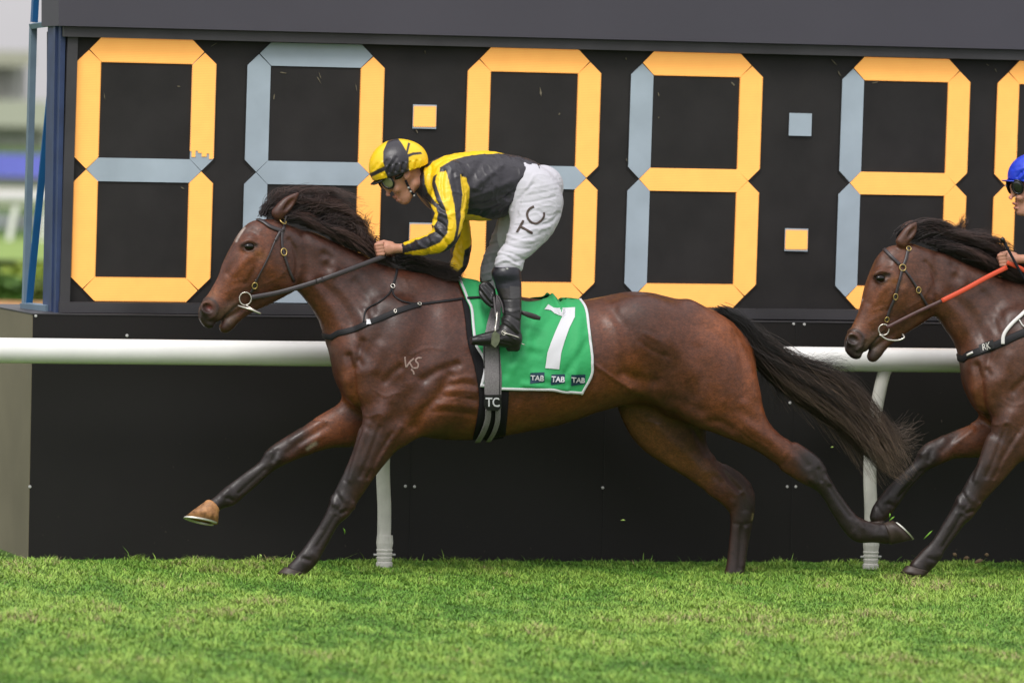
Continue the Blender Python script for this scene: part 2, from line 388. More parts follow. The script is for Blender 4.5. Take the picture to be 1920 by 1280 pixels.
def strands(name, guides, n, m, parent, rad=.0013, spread=.012, wave=.008, seg=12, cols=None, lenr=(.6, 1.0), clump=0, seed=1, rootspread=None, mix=.86):
    """guides: list of equal-length 3-d polylines root->tip"""
    g = np.random.default_rng(seed); G = np.array([spline(np.array(a, float), seg) for a in guides]); K = len(G)
    u = g.random(n)*(K-1)
    if clump:
        cu = g.random(clump)*(K-1); ci = g.integers(0, clump, n); mixc = .8; mixc = mix; u = cu[ci]*mixc+u*(1-mixc)
    i = np.minimum(u.astype(int), K-2); f = (u-i)[:, None, None]
    S = G[i]*(1-f)+G[i+1]*f                       # n, seg, 3
    t = np.linspace(0, 1, seg)
    L = g.uniform(lenr[0], lenr[1], n)
    # re-sample to length
    tt = t[None, :]*L[:, None]*(seg-1); i0 = np.minimum(tt.astype(int), seg-2); fr = (tt-i0)[..., None]
    ar = np.arange(n)[:, None]; S = S[ar, i0]*(1-fr)+S[ar, i0+1]*fr
    rs = spread if rootspread is None else rootspread
    off = g.normal(0, 1, (n, 1, 3)); S = S+off*(rs+(spread-rs)*t)[None, :, None]
    if clump:
        co = g.normal(0, 1, (clump, 3))[ci][:, None, :]; S = S+co*spread*1.3*(t[None, :, None]**1.2)
        S = S - off*(spread*.6*t[None, :, None])
    ph = g.random((n, 3, 1))*6.28; fq = g.uniform(2, 7, (n, 3, 1))
    if clump: pc = g.random((clump, 3, 1))*6.28; fc = g.uniform(3, 8, (clump, 3, 1)); ph = pc[ci]+ph*.12; fq = fc[ci]+fq*.06; L2_ = g.uniform(.8, 1, clump)[ci]
    wv = np.sin(fq*t[None, None, :]+ph)*t[None, None, :]*wave; S = S+np.transpose(wv, (0, 2, 1))
    r = rad*(1-.75*t)[None, :, None]*g.uniform(.6, 1.4, (n, 1, 1))
    T = np.gradient(S, axis=1); T /= np.linalg.norm(T, axis=2, keepdims=True)+1e-9
    A = np.cross(T, np.array([.1, 1., .05])); A /= np.linalg.norm(A, axis=2, keepdims=True)+1e-9; B = np.cross(T, A)
    V = np.stack([S+r*(A*math.cos(q)+B*math.sin(q)) for q in (0, 2.094, 4.189)], 2).reshape(-1, 3)
    base = (np.arange(n)*seg*3)[:, None, None]; s_ = (np.arange(seg-1)*3)[None, :, None]; k = np.arange(3)[None, None, :]; k2 = (k+1) % 3
    F = np.stack([base+s_+k, base+s_+k2, base+s_+3+k2, base+s_+3+k], -1).reshape(-1, 4)
    C = None
    if cols is not None:
        cv = g.uniform(.45, 1.9, clump)[ci][:, None, None] if clump else 1
        c = np.array(cols, float)[:, :3]; cc = np.stack([np.interp(t, np.linspace(0, 1, len(c)), c[:, q]) for q in range(3)], -1)
        C = cc[None]*g.uniform(.6, 1.4, (n, 1, 1))*cv; C = np.repeat(C[:, :, None, :], 3, 2).reshape(-1, 3)
    return mesh(name, V, F, m, parent, True, C)
def text_mesh(body, height, bold=0.0):
    c = bpy.data.curves.new('t', 'FONT'); c.body = body; c.size = 1; c.offset = bold; c.resolution_u = 4
    o = bpy.data.objects.new('t', c); COL.objects.link(o); bpy.context.view_layer.update()
    me = bpy.data.meshes.new_from_object(o.evaluated_get(bpy.context.evaluated_depsgraph_get()))
    V = np.array([v.co[:] for v in me.vertices]); F = [list(p.vertices) for p in me.polygons]
    bpy.data.objects.remove(o); bpy.data.curves.remove(c); bpy.data.meshes.remove(me)
    V -= (V.min(0)+V.max(0))/2; V *= height/(V[:, 1].max()-V[:, 1].min())
    return V, F
def lay_text(name, body, centre, hpx, angle, bv, m, parent, bold=0.0, off=.003, xs=1.0, shear=0):
    V, F = text_mesh(body, 1, bold); a = math.radians(angle)
    X = V[:, 0]*hpx*xs+V[:, 1]*hpx*shear; Z = -V[:, 1]*hpx
    px = centre[0]+X*math.cos(a)-Z*math.sin(a); py = centre[1]+X*math.sin(a)+Z*math.cos(a)
    out = []
    hs_ = [hit(bv, a_, b_) for a_, b_ in zip(px, py)]
    good = [h for h in hs_ if h is not None]
    if not good: return None
    for k, h in enumerate(hs_):
        h = h or good[0]; out.append(h[0]+h[1]*off)
    return mesh(name, out, F, m, parent)
# ================================================================ the ground
BASE_Y = 0.92                       # face of the black plinth
def ground_z(x): return -.0065*x
m_ground = mat('turf soil', srgb(66, 92, 36), .95, .2, noise=(9, .35))
def far_ground():
    xs = [-900, -60, -8, 12, 60, 900]; ys = [-60, -12, 3, 60, 900]
    V = [(x, y, ground_z(max(-12, min(12, x)))-.0) for y in ys for x in xs]; n = len(xs)
    F = [(j*n+i, j*n+i+1, (j+1)*n+i+1, (j+1)*n+i) for j in range(len(ys)-1) for i in range(n-1)]
    tag(mesh('ground', V, F, m_ground), kind='structure')
far_ground()
# grass blades
def grass():
    N = 600000; g = RNG
    # visible wedge of turf, denser near the camera's view
    Y = g.uniform(-7.2, 0.9, N); X = g.uniform(-3.6, 3.9, N)+Y*math.tan(YAW)
    far = g.random(N) < .07; X[far] = g.uniform(-8, 9, far.sum())
    bx = (X < P(62, 588, BASE_Y)[0]-.05); Y = np.where(bx & (g.random(N) < .05), g.uniform(.5, 4, N), Y)
    Z0 = np.zeros(N); pt3 = lambda fx, fy, sd: np.stack([X*fx+sd*3.1, Y*fy+sd*1.7, Z0+sd], 1)
    n1 = 1.6*(vnoise(pt3(1.6, .8, 1), 1, 1)+.6*vnoise(pt3(3.9, 1.9, 2), 1, 2)); n2 = 1.7*vnoise(pt3(10, 4.5, 3), 1, 3); n3 = 1.8*vnoise(pt3(30, 15, 4), 1, 4)
    # tufts: pull blades together
    H = .0185*(1+.16*n1+.28*n2+.30*n3)*g.uniform(.5, 1.4, N); H = np.maximum(H, .010)
    tall = g.random(N) < .006; H[tall] *= 1.7
    edge = (Y > .5) & (g.random(N) < .025); H[edge] *= g.uniform(1.2, 2.2, edge.sum())
    az = g.uniform(0, 6.283, N)+n2*1.6; lean = g.uniform(.3, 1.9, N)*H
    lx, ly = np.cos(az)*lean, np.sin(az)*lean
    wd = g.uniform(.0012, .0028, N); sx, sy = -np.sin(az)*wd, np.cos(az)*wd
    z0 = ground_z(X)-.004
    V = np.empty((N, 5, 3), np.float32)
    V[:, 0] = np.stack([X-sx, Y-sy, z0], 1); V[:, 1] = np.stack([X+sx, Y+sy, z0], 1)
    V[:, 2] = np.stack([X+lx*.35+sx*.8, Y+ly*.35+sy*.8, z0+H*.62], 1); V[:, 3] = np.stack([X+lx*.35-sx*.8, Y+ly*.35-sy*.8, z0+H*.62], 1)
    V[:, 4] = np.stack([X+lx, Y+ly, z0+H], 1)
    b = np.arange(N, dtype=np.int64)[:, None]*5
    T = np.concatenate([b+[0, 1, 2], b+[0, 2, 3], b+[3, 2, 4]], 0)
    gr = np.array([.135, .31, .038]); ye = np.array([.30, .45, .075]); dk = np.array([.055, .165, .014]); dry = np.array([.42, .36, .17])
    k = np.clip(.48+.34*n1+.26*n2+.18*n3+g.normal(0, .22, N), 0, 1)[:, None]
    C = gr*(1-k)+ye*k; q = np.clip(-.45-.5*n2-.5*n1+g.normal(0, .25, N), 0, 1)[:, None]*.8; C = C*(1-q)+dk*q
    pat = (n2+.8*n1-.3*n3 > 1.35) | (g.random(N) < .02); d_ = (pat & (g.random(N) < .4)); C[d_] = dry*g.uniform(.5, 1.1, (d_.sum(), 1))
    C = C*g.uniform(.75, 1.25, (N, 1))
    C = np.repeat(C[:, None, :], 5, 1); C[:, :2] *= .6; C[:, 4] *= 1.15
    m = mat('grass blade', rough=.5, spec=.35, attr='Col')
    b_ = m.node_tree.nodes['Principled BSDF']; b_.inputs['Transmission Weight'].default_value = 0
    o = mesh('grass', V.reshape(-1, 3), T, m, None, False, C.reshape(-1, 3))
    tag(o, 'short bright green turf of the racecourse in front of the black wall', 'grass', kind='stuff')
grass()
# ================================================================ scoreboard
PAN_Y = 1.06                        # recessed digit panel
m_black = mat('black sheet', srgb(29, 27, 27), .5, .3, noise=(2.0, .12), bump=(60, .1, .002))
m_pan = mat('black digit panel', srgb(36, 34, 34), .6, .35, noise=(5, .25), bump=(90, .2, .002))
m_frame = mat('dark frame', srgb(58, 57, 60), .5, .4, noise=(2.5, .3), bump=(30, .1, .002, (1, 1, .2)))
m_fascia = mat('grey fascia', srgb(70, 68, 77), .6, .4, noise=(1.2, .07))
m_olive = mat('olive end', srgb(112, 106, 88), .7, .3, noise=(2, .12))
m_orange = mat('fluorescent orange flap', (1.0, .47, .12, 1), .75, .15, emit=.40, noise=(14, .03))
m_grey = mat('unlit grey flap', srgb(166, 180, 192), .6, .3, noise=(4, .10))
m_blue = mat('navy steel', srgb(44, 60, 96), .5, .5, noise=(6, .25)); m_slate = mat('slate steel', srgb(104, 124, 140), .5, .5, noise=(6, .15))
m_bblue = mat('blue steel', srgb(14, 84, 136), .5, .5, noise=(6, .12)); m_screw = mat('screw zinc', srgb(190, 190, 188), .4, .5)
def rows_tex(m, amt=.10):
    t = m.node_tree; b = t.nodes['Principled BSDF']; l = [k for k in t.links if k.to_node == b and k.to_socket.name == 'Base Color'][0]; src = l.from_socket
    tc = t.nodes.new('ShaderNodeTexCoord'); wv = t.nodes.new('ShaderNodeTexWave'); wv.bands_direction = 'Z'; wv.inputs['Scale'].default_value = 36; wv.inputs['Distortion'].default_value = 0
    mr = t.nodes.new('ShaderNodeMapRange'); mr.inputs[3].default_value = 1-amt; mr.inputs[4].default_value = 1+amt*.4; vm = t.nodes.new('ShaderNodeVectorMath'); vm.operation = 'SCALE'
    t.links.new(tc.outputs['Object'], wv.inputs['Vector']); t.links.new(wv.outputs['Fac'], mr.inputs[0]); t.links.new(src, vm.inputs[0]); t.links.new(mr.outputs[0], vm.inputs['Scale'])
    t.links.new(vm.outputs[0], b.inputs['Base Color']); t.links.new(vm.outputs[0], b.inputs['Emission Color'])
rows_tex(m_orange)
sb = empty('scoreboard', tuple(P(62, 1045, BASE_Y)))
tag(sb, 'big black timing scoreboard with orange seven segment digits behind the running rail', 'scoreboard')
xL = P(62, 588, BASE_Y)[0]; zT = P(62, 588, BASE_Y)[2]; XR = xL+9.5
mb = MB(); mb.box((xL, BASE_Y, -.12), (XR, BASE_Y+1.2, zT-.004)); mb.build('plinth', m_black, sb)
mb = MB(); mb.box((xL-.004, BASE_Y+.002, -.12), (xL, BASE_Y+1.19, zT-.006)); mb.build('end_panel', m_olive, sb)
mb = MB(); mb.box((xL-.006, BASE_Y-.004, zT-.004), (XR, BASE_Y+1.2, zT+.002)); mb.build('ledge', m_frame, sb)
for x in (768, 1130, 1484):
    mb = MB(); a = P(x+9, 600, BASE_Y)[0]; mb.box((a-.002, BASE_Y-.003, 0), (a+.002, BASE_Y-.0005, zT-.01)); mb.build('seam', mat('seam black', srgb(22, 21, 21), .6), sb)
for (x, y) in [(67, 592), (238, 629), (56, 912), (760, 911), (777, 912), (1488, 607), (1508, 608), (1481, 755), (1499, 756), (1476, 912), (1492, 912), (1130, 914), (1830, 915), (1846, 915)]:
    p = P(x, y, BASE_Y); s = MB(); s.tube([(p[0], p[1]-.0015, p[2]), (p[0], p[1]-.006, p[2])], [.0085, .006], 8); s.build('screw', m_screw, sb)
# panel, frames, fascia
def hb(x0, y0, x1, y1, Y0, Y1, mat_, name, par):     # slab between two pixel rows drawn on plane Y0
    pts = [P(x0, y0[0], Y0), P(x1, y0[1], Y0), P(x1, y1[1], Y0), P(x0, y1[0], Y0)]
    m_ = MB(); m_.slab([pts[3], pts[2], pts[1], pts[0]], Y1-Y0); return m_.build(name, mat_, par)
XE = 2700
def ln(y0, s, x): return y0+s*(x-145)
hb(112, (ln(60, .0253, 112), ln(60, .0253, XE)), XE, (ln(590, .0096, 112), ln(590, .0096, XE)), PAN_Y, PAN_Y+.3, m_pan, 'digit_panel', sb)
hb(110, (ln(-180, .03, 110), ln(-180, .03, XE)), XE, (ln(49.5, .0247, 110), ln(49.5, .0247, XE)), PAN_Y-.10, PAN_Y+.3, m_fascia, 'fascia', sb)
hb(120, (ln(50.5, .0247, 120), ln(50.5, .0247, XE)), XE, (ln(69.5, .0247, 120), ln(69.5, .0247, XE)), PAN_Y-.075, PAN_Y-.004, m_frame, 'frame_rail', sb)
hb(112, (ln(566.5, .0097, 112), ln(566.5, .0097, XE)), XE, (ln(586, .0094, 112), ln(586, .0094, XE)), PAN_Y-.06, PAN_Y-.004, m_frame, 'frame_rail', sb)
pts = [P(128, 51, PAN_Y-.05), P(147, 51, PAN_Y-.05), P(131, 566, PAN_Y-.05), P(112, 587, PAN_Y-.05)]
m_ = MB(); m_.slab(pts[::-1], .046); m_.build('frame_post', m_frame, sb)
pts = [P(118, -180, PAN_Y-.03), P(128, -180, PAN_Y-.03), P(112, 587, PAN_Y-.03), P(104, 587, PAN_Y-.03)]
m_ = MB(); m_.slab(pts[::-1], .3); m_.build('frame_post', m_blue, sb)
# digits
DY = PAN_Y-.012
def top_y(x): return 74+.0253*(x-277)
def bot_y(x): return 564.6+.0103*(x-264)
def lean(x): return .028+(x-270)*5e-6
def dmap(xl, yl, xr, yr):
    """pixel map of unit digit coords (0..260, 0..491)"""
    def corner(x, yref, ytop):
        l = lean(x); f = (lambda y: x-(y-yref)*l); yt = top_y(x); yb = bot_y(x-13); return (f(yt), yt), (f(yb), yb)
    (a, b), (c, d) = corner(xl, yl, 0), corner(xr, yr, 0)
    def f(u, v):
        u /= 260; v /= 491
        t = (a[0]*(1-u)+c[0]*u, a[1]*(1-u)+c[1]*u); o = (b[0]*(1-u)+d[0]*u, b[1]*(1-u)+d[1]*u)
        return t[0]*(1-v)+o[0]*v, t[1]*(1-v)+o[1]*v
    return f
W_, H_, T_ = 260, 491, 44; M2 = H_/2; g_ = .8
def zig(a, b, nrm, amp=.9, pitch=3.1):
    a = np.array(a, float); b = np.array(b, float); n = max(1, int(np.linalg.norm(b-a)/pitch)); o = []
    for i in range(n):
        p = a+(b-a)*(i/n); q = a+(b-a)*((i+.55)/n); e = a+(b-a)*((i+1)/n)
        o += [tuple(p+np.array(nrm)*amp), tuple(q+np.array(nrm)*amp), tuple(q-np.array(nrm)*amp), tuple(e-np.array(nrm)*amp)]
    return o
SEG = {
 'a': [(T_, 0), (W_-T_, 0), (W_-22-g_, 22-g_), (W_-T_-g_, T_), (T_+g_, T_), (22+g_, 22-g_)],
 'd': [(22+g_, H_-22+g_), (T_+g_, H_-T_), (W_-T_-g_, H_-T_), (W_-22-g_, H_-22+g_), (W_-T_, H_), (T_, H_)],
 'g': [(22+g_, M2), (T_, M2-22), (W_-T_, M2-22), (W_-22-g_, M2), (W_-T_, M2+22), (T_, M2+22)],
 'f': [(22-g_, 22+g_), (T_, T_+g_), (T_, M2-22-g_), (22, M2-g_), (0, M2-23), (0, T_)],
 'e': [(22, M2+g_), (T_, M2+22+g_), (T_, H_-T_-g_), (22-g_, H_-22-g_), (0, H_-T_), (0, M2+23)],
 'b': [(W_-22+g_, 22+g_), (W_, T_), (W_, M2-23), (W_-22, M2-g_), (W_-T_, M2-22-g_), (W_-T_, T_+g_)],
 'c': [(W_-22, M2+g_), (W_, M2+23), (W_, H_-T_), (W_-22+g_, H_-22-g_), (W_-T_, H_-T_-g_), (W_-T_, M2+22+g_)]}
def zigpoly(k):
    p = SEG[k]; o = []
    for i in range(len(p)):
        a, b = p[i], p[(i+1) % len(p)]
        if abs(a[0]-b[0]) < .1 or (abs(a[1]-b[1]) < .1 and k in 'ad'):
            L = math.hypot(b[0]-a[0], b[1]-a[1])
            o += zig(a, b, ((b[1]-a[1])/L, -(b[0]-a[0])/L))
        else: o.append(a)
    return o
def seg_mesh(f, poly, Y, th, m, name, par):
    mm = MB(); pts = [P(*f(u, v), Y) for u, v in poly]; mm.slab(pts[::-1], th); return mm.build(name, m, par)
def digit(args, lit, broken=False):
    f = dmap(*args)
    bp = [(-3, 41), (41, -3), (219, -3), (263, 41), (263, M2-20), (244, M2), (263, M2+20), (263, 450), (219, 494), (41, 494), (-3, 450), (-3, M2+20), (16, M2), (-3, M2-20)]
    d = seg_mesh(f, bp, PAN_Y-.004, .003, m_pan, 'digit', sb)
    for k in 'abcdefg':
        on = k in lit
        if broken and k == 'b':
            seg_mesh(f, SEG['b'], DY, .006, m_grey, 'segment', d)
            po = [(W_-22+g_, 22+g_)]+zig((W_, T_), (W_, 222), (1, 0))
            for x, y in [(252, 222), (252, 212), (247, 212), (247, 218), (238, 218), (238, 211), (231, 211), (231, 207), (226, 207), (226, 219), (219, 219), (219, 208), (216, 208)]: po.append((x, y))
            po += zig((216, 206), (W_-T_, T_+g_), (-1, 0))
            seg_mesh(f, po, DY-.003, .0025, m_orange, 'segment', d)
        else:
            seg_mesh(f, zigpoly(k) if on else SEG[k], DY, .006, m_orange if on else m_grey, 'segment', d)
    return d
digit((145.2, 116, 405.2, 122), 'abcdef', True)
digit((464.5, 122, 720.7, 130), 'bc')
digit((878, 132.5, 1126.8, 140), 'abcdef')
digit((1183.8, 140.5, 1430, 146), 'abcdg')
digit((1580, 147.5, 1819, 156), 'abcdg')
digit((1871.3, 160, 2105, 166), 'abcdef')
def dot(x0, y0, x1, y1, on):
    q = [(x0, y0), (x1, y0+1), (x1-1.3, y1+1), (x0-1.3, y1)]
    pts = [P(a, b, DY) for a, b in q]; mm = MB(); mm.slab(pts[::-1], .006); o = mm.build('colon_dot', m_grey, sb)
    if on:
        q = [(x0+1, y0+4)]; q = zig((x0+1.5, y0+3.5), (x1-1.5, y0+4), (0, -1), .8)+zig((x1-1.5, y0+4), (x1-2, y1-3), (1, 0), .8)+zig((x1-2, y1-3), (x0, y1-3.5), (0, 1), .8)+zig((x0, y1-3.5), (x0+1.5, y0+3.5), (-1, 0), .8)
        mm = MB(); mm.slab([P(a, b, DY-.003) for a, b in q][::-1], .0025); mm.build('lit_face', m_orange, o)
dot(775, 196, 819, 241, True); dot(768, 417, 812, 461, True)
dot(1480.5, 212, 1522.5, 254.5, False); dot(1472.4, 428, 1515.5, 470.5, True)
# pale scuffs and cobwebs on the panel
m_web = mat('pale scuff', srgb(108, 102, 88), .9, .1, noise=(80, .4))
for (x, y, a, l, w_) in [(1014, 173, 82, 26, 5), (1049, 214, 0, 5, 5), (196, 180, 80, 18, 2), (335, 162, 10, 8, 4), (598, 150, 60, 20, 2), (600, 142, 70, 14, 2), (532, 137, 10, 16, 3), (514, 182, 100, 12, 3), (1235, 177, 70, 10, 3), (1235, 221, 90, 5, 3),
                       (1374, 157, 50, 12, 3), (1565, 118, 45, 22, 4), (1574, 138, 60, 14, 3), (1640, 155, -15, 16, 3), (1174, 110, 70, 9, 4), (400, 85, -30, 16, 2), (1852, 122, 30, 10, 2), (1867, 132, 60, 9, 2), (1175, 300, 80, 7, 3), (342, 352, 30, 8, 3), (668, 165, 80, 18, 1.6), (797, 98, 80, 9, 3), (782, 247, 60, 8, 3)]:
    a = math.radians(a); dx, dy = math.cos(a)*l/2, math.sin(a)*l/2; nx, ny = -math.sin(a)*w_/2, math.cos(a)*w_/2
    q = []
    for k in range(9):
        th = 2*math.pi*k/9; rr = random.uniform(.45, 1.1)
        q.append(P(x+dx*math.cos(th)*rr+nx*math.sin(th)*rr, y+dy*math.cos(th)*rr+ny*math.sin(th)*rr, PAN_Y-.008))
    scf = MB(); scf.slab(q, .002); scf.build('scuff_mark', m_web, sb)
m_speck = mat('dust speck', srgb(66, 62, 58), .9, .1)
for i in range(46):
    x = random.uniform(70, 1900); y = random.choice([random.uniform(700, 1035), random.uniform(960, 1040)]); s_ = random.uniform(.8, 2.2); q = []
    for k in range(7): th = 2*math.pi*k/7; rr = random.uniform(.5, 1.1)*s_; q.append(P(x+math.cos(th)*rr, y+math.sin(th)*rr*random.uniform(.8, 1.6), BASE_Y-.003))
    scf = MB(); scf.slab(q, .002); scf.build('dust_speck', m_speck, sb)
# steel frame at the left end
def bar(p, q, w_, d_, m, name, par=None):
    p, q = Vector(p), Vector(q); t = (q-p).normalized(); a = t.cross(Vector((0, 1, 0))).normalized(); b = a.cross(t)
    V = [c+a*sa*w_/2+b*sb_*d_/2 for c in (p, q) for sa, sb_ in ((-1, -1), (1, -1), (1, 1), (-1, 1))]
    mm = MB(); mm.add(V, [(0, 3, 2, 1), (4, 5, 6, 7), (0, 1, 5, 4), (1, 2, 6, 5), (2, 3, 7, 6), (3, 0, 4, 7)]); return mm.build(name, m, par)
sf = empty('steel_frame', tuple(P(90, 578, PAN_Y+.3)))
tag(sf, 'blue painted steel post frame standing on the left end of the black plinth', 'steel frame')
bar(P(111.5, -150, 1.12), P(101, 583, 1.12), .040, .05, m_blue, 'post', sf)
bar(P(106, -150, 1.17), P(95.5, 583, 1.17), .010, .03, m_slate, 'post', sf)
bar(P(62.5, 45, 1.6), P(48, 575, 1.6), .032, .05, m_slate, 'post', sf)
bar(P(74, -150, 1.6), P(64, 42, 1.6), .030, .05, m_bblue, 'post', sf)
bar(P(102, 100, 1.45), P(54, 572, 1.58), .034, .02, m_bblue, 'brace', sf)
bar(P(60, 49, 1.58), P(106, 43, 1.2), .026, .03, m_slate, 'cross_bar', sf)
bar(P(46, 574, 1.58), P(94, 578, 1.2), .034, .05, m_slate, 'foot', sf)
# ================================================================ running rail
m_rail = mat('white rail plastic', (.82, .82, .80, 1), .38, .5, noise=(7, .04)); m_post = mat('weathered white post', (.66, .65, .60, 1), .55, .4, noise=(14, .09))
RY = .52
rr = empty('running_rail', tuple(P(720, 1060, RY))); tag(rr, 'thick white running rail on curved posts between the horses and the scoreboard', 'rail')
A, B = P(0, 656.8, RY), P(1808, 675.8, RY); dA = (B-A)/np.linalg.norm(B-A)
mb = MB(); mb.tube([A-dA*3.0, A, A+dA*4.5, A+dA*9], np.linalg.norm(P(900, 643, RY)-P(900, 689.5, RY))/2, 32); mb.build('rail', m_rail, rr, True)
step_ = P(1632, 1057, RY)[0]-P(720, 1055, RY)[0]
def rail_post(dx):
    # curved post: foot vertical, top swings back up to the rail
    pr = [(1632, 1075), (1632, 1020), (1633, 960), (1631, 900), (1632, 850), (1637, 800), (1646, 750), (1656, 705), (1662, 690)]
    pts = []
    for i, (x, y) in enumerate(pr):
        p = P(x, y, RY)+np.array([dx, .0, ground_z(dx)]); pts.append(p)
    pts = spline(pts, 30); mm = MB()
    mm.tube(pts, [.037]*30, 12, flat=.6); o = mm.build('post', m_post, rr, True)
    b0 = pts[0]; mm = MB()
    z = [(.0, .044), (.05, .044), (.055, .038), (.075, .044), (.08, .038), (.095, .045), (.1, .038), (.115, .045), (.12, .040), (.15, .045), (.19, .042)]
    zz = b0[2]
    foot = [(b0[0], b0[1], zz+a) for a, r in z]; mm.tube(foot, [r for a, r in z], 14, flat=.75); mm.build('socket', m_post, o)
    s_ = MB(); s_.tube([(b0[0]-.058, b0[1], zz+.09), (b0[0]+.058, b0[1], zz+.09)], .006, 8); s_.build('bolt', m_screw, o)
for k in (-1, 0, 1, 2): rail_post(-step_*(1-k)+0)
# ================================================================ far side of the course (left of the board)
bgm = lambda n, c, **k: mat(n, srgb(*c), .8, .2, **k)
def quad_wall(name, x0, y0, x1, y1, Y, m, par=None, th=.4):
    k_ = .0225; a, b, c, d = P(x0, y1+(x0-20)*k_, Y), P(x1, y1+(x1-20)*k_, Y), P(x1, y0+(x1-20)*k_, Y), P(x0, y0+(x0-20)*k_, Y); mm = MB(); mm.slab([a, b, c, d], th); return mm.build(name, m, par)
gs = empty('grandstand', tuple(P(20, 330, 230))); tag(gs, 'pale blurred two storey grandstand far behind the left end of the scoreboard', 'building')
quad_wall('wall', -1700, 232, 95, 345, 232, bgm('stand wall', (208, 206, 196), noise=(.3, .1)), gs, 9)
quad_wall('upper_wall', -1700, 118, 50, 188, 236, bgm('stand glass', (226, 226, 226), noise=(.4, .15)), gs, 6)
for i in range(-70, 8): quad_wall('column', -110+i*22, 118, -105+i*22, 186, 235, bgm('stand column', (172, 174, 172)), gs, .6)
quad_wall('roof', -1710, 96, 62, 124, 233, bgm('stand roof', (168, 168, 152)), gs, 11)
quad_wall('balcony', -1705, 188, 92, 238, 231, bgm('stand fascia', (178, 182, 164)), gs, 1.2)
for i in range(-55, 7): quad_wall('window', -100+i*27, 246, -80+i*27, 280, 231.7, bgm('stand window', (150, 156, 144), noise=(.5, .3)), gs, .2)
bn = quad_wall('banner', -1700, 289, 420, 331, 100.3, bgm('banner blue', (116, 122, 214), noise=(.6, .18)), None, .1); tag(bn, 'long blue advertising banner along the fence in front of the grandstand', 'banner')
wl = quad_wall('low_wall', -1700, 331.5, 420, 349, 100.5, bgm('low wall', (176, 176, 170)), None, .5); tag(wl, 'pale grey low wall under the blue banner', 'wall')
fp = quad_wall('fence', -1700, 353, 420, 402, 95, bgm('fence pale', (228, 222, 216)), None, .1); tag(fp, 'pale flat fence panel behind the far white rail', 'fence')
mb = MB(); mb.tube([P(-1700, 334, 62), P(400, 381, 62)], .10, 12); fr = empty('far_rail', tuple(P(20, 495, 62))); tag(fr, 'white far rail on curved posts seen past the steel frame', 'rail')
mb.build('rail', mat('far rail white', (.66, .66, .65, 1), .6), fr, True)
for x in range(-1628, 400, 61):
    mm = MB(); mm.tube(spline([P(x-2, 497+(x-20)*.0225, 62), P(x-2, 460+(x-20)*.0225, 62), P(x+3, 425+(x-20)*.0225, 62), P(x+13, 380+(x-20)*.0225, 62)], 10), .05, 8); mm.build('post', m_rail, fr, True)
kr = quad_wall('kerb', -1700, 489, 420, 505, 60, bgm('kerb grey', (150, 145, 140)), None, .6); tag(kr, 'grey kerb line under the far white rail', 'kerb')
st = quad_wall('barrier', -1700, 403, 420, 446, 74, bgm('barrier grey', (140, 146, 146), noise=(1.6, .4)), None, .5); tag(st, 'grey and blue blurred barrier beyond the far rail', 'barrier')  # barrier in its own grey, mottled at random
def bush(name, x0, x1, y0, y1, Y, label, cols, n=5000, seed=3, lf=.07):
    g = np.random.default_rng(seed); a, b = P(x1-60, y1, Y), P(x1, y0, Y); a[0] = P(x0, y1, Y)[0]
    c = np.stack([g.uniform(a[0], b[0], n), g.uniform(Y, Y+1.2, n), a[2]+(b[2]-a[2])*g.random(n)**.8], 1)
    c[:, 2] += np.sin(c[:, 0]*3)*.05+g.normal(0, .05, n)
    d1 = g.normal(0, 1, (n, 3)); d1 /= np.linalg.norm(d1, axis=1, keepdims=True); d2 = np.cross(d1, g.normal(0, 1, (n, 3))); d2 /= np.linalg.norm(d2, axis=1, keepdims=True)
    V = np.stack([c-d1*lf, c+d2*lf*.5, c+d1*lf, c-d2*lf*.5], 1).reshape(-1, 3); F = np.arange(n*4).reshape(-1, 4)
    k = g.random((n, 1)); C = np.array(cols[0])*(1-k)+np.array(cols[1])*k; C = np.repeat(C, 4, 0)
    o = mesh(name, V, F, mat('hedge leaf', rough=.6, attr='Col'), None, False, C); tag(o, label, 'hedge'); return o
ft = quad_wall('tree', 0, 0, 1, 1, 300, m_grey) if False else None
bush('hedge', -1300, 55, 533, 578, 36, 'dark green clipped hedge behind the plinth at the left edge', ((.03, .09, .01), (.09, .2, .02)), 42000)
bush('hedge', -1300, 120, 522, 545, 39, 'yellow green low hedge behind the dark hedge', ((.28, .34, .03), (.16, .25, .03)), 30000, 5)
bush('hedge', 56, 110, 540, 575, 37, 'small olive shrub seen between the blue posts', ((.2, .24, .03), (.06, .1, .02)), 1500, 8)
pth = P(0, 0, 0)
def strip(name, y0, y1, m):
    a0, a1, b0, b1 = [rays(x, y) for x, y in ((-1700, y0-38), (400, y0+8), (-1700, y1-38), (400, y1+8))]
    V = []
    for r_ in (b0, b1, a1, a0):
        t = (CAM[2]-.03)/-r_[2]; q = CAM+r_*t; V.append((q[0], q[1], .03))
    tag(mesh(name, V, [(0, 1, 2, 3)], m), kind='structure')
strip('sand_path', 566, 600, bgm('sand', (190, 140, 96), noise=(2, .2)))
strip('field', 446, 488, mat('far field', (.22, .31, .09, 1), .9, .1, noise=(.5, .15)))
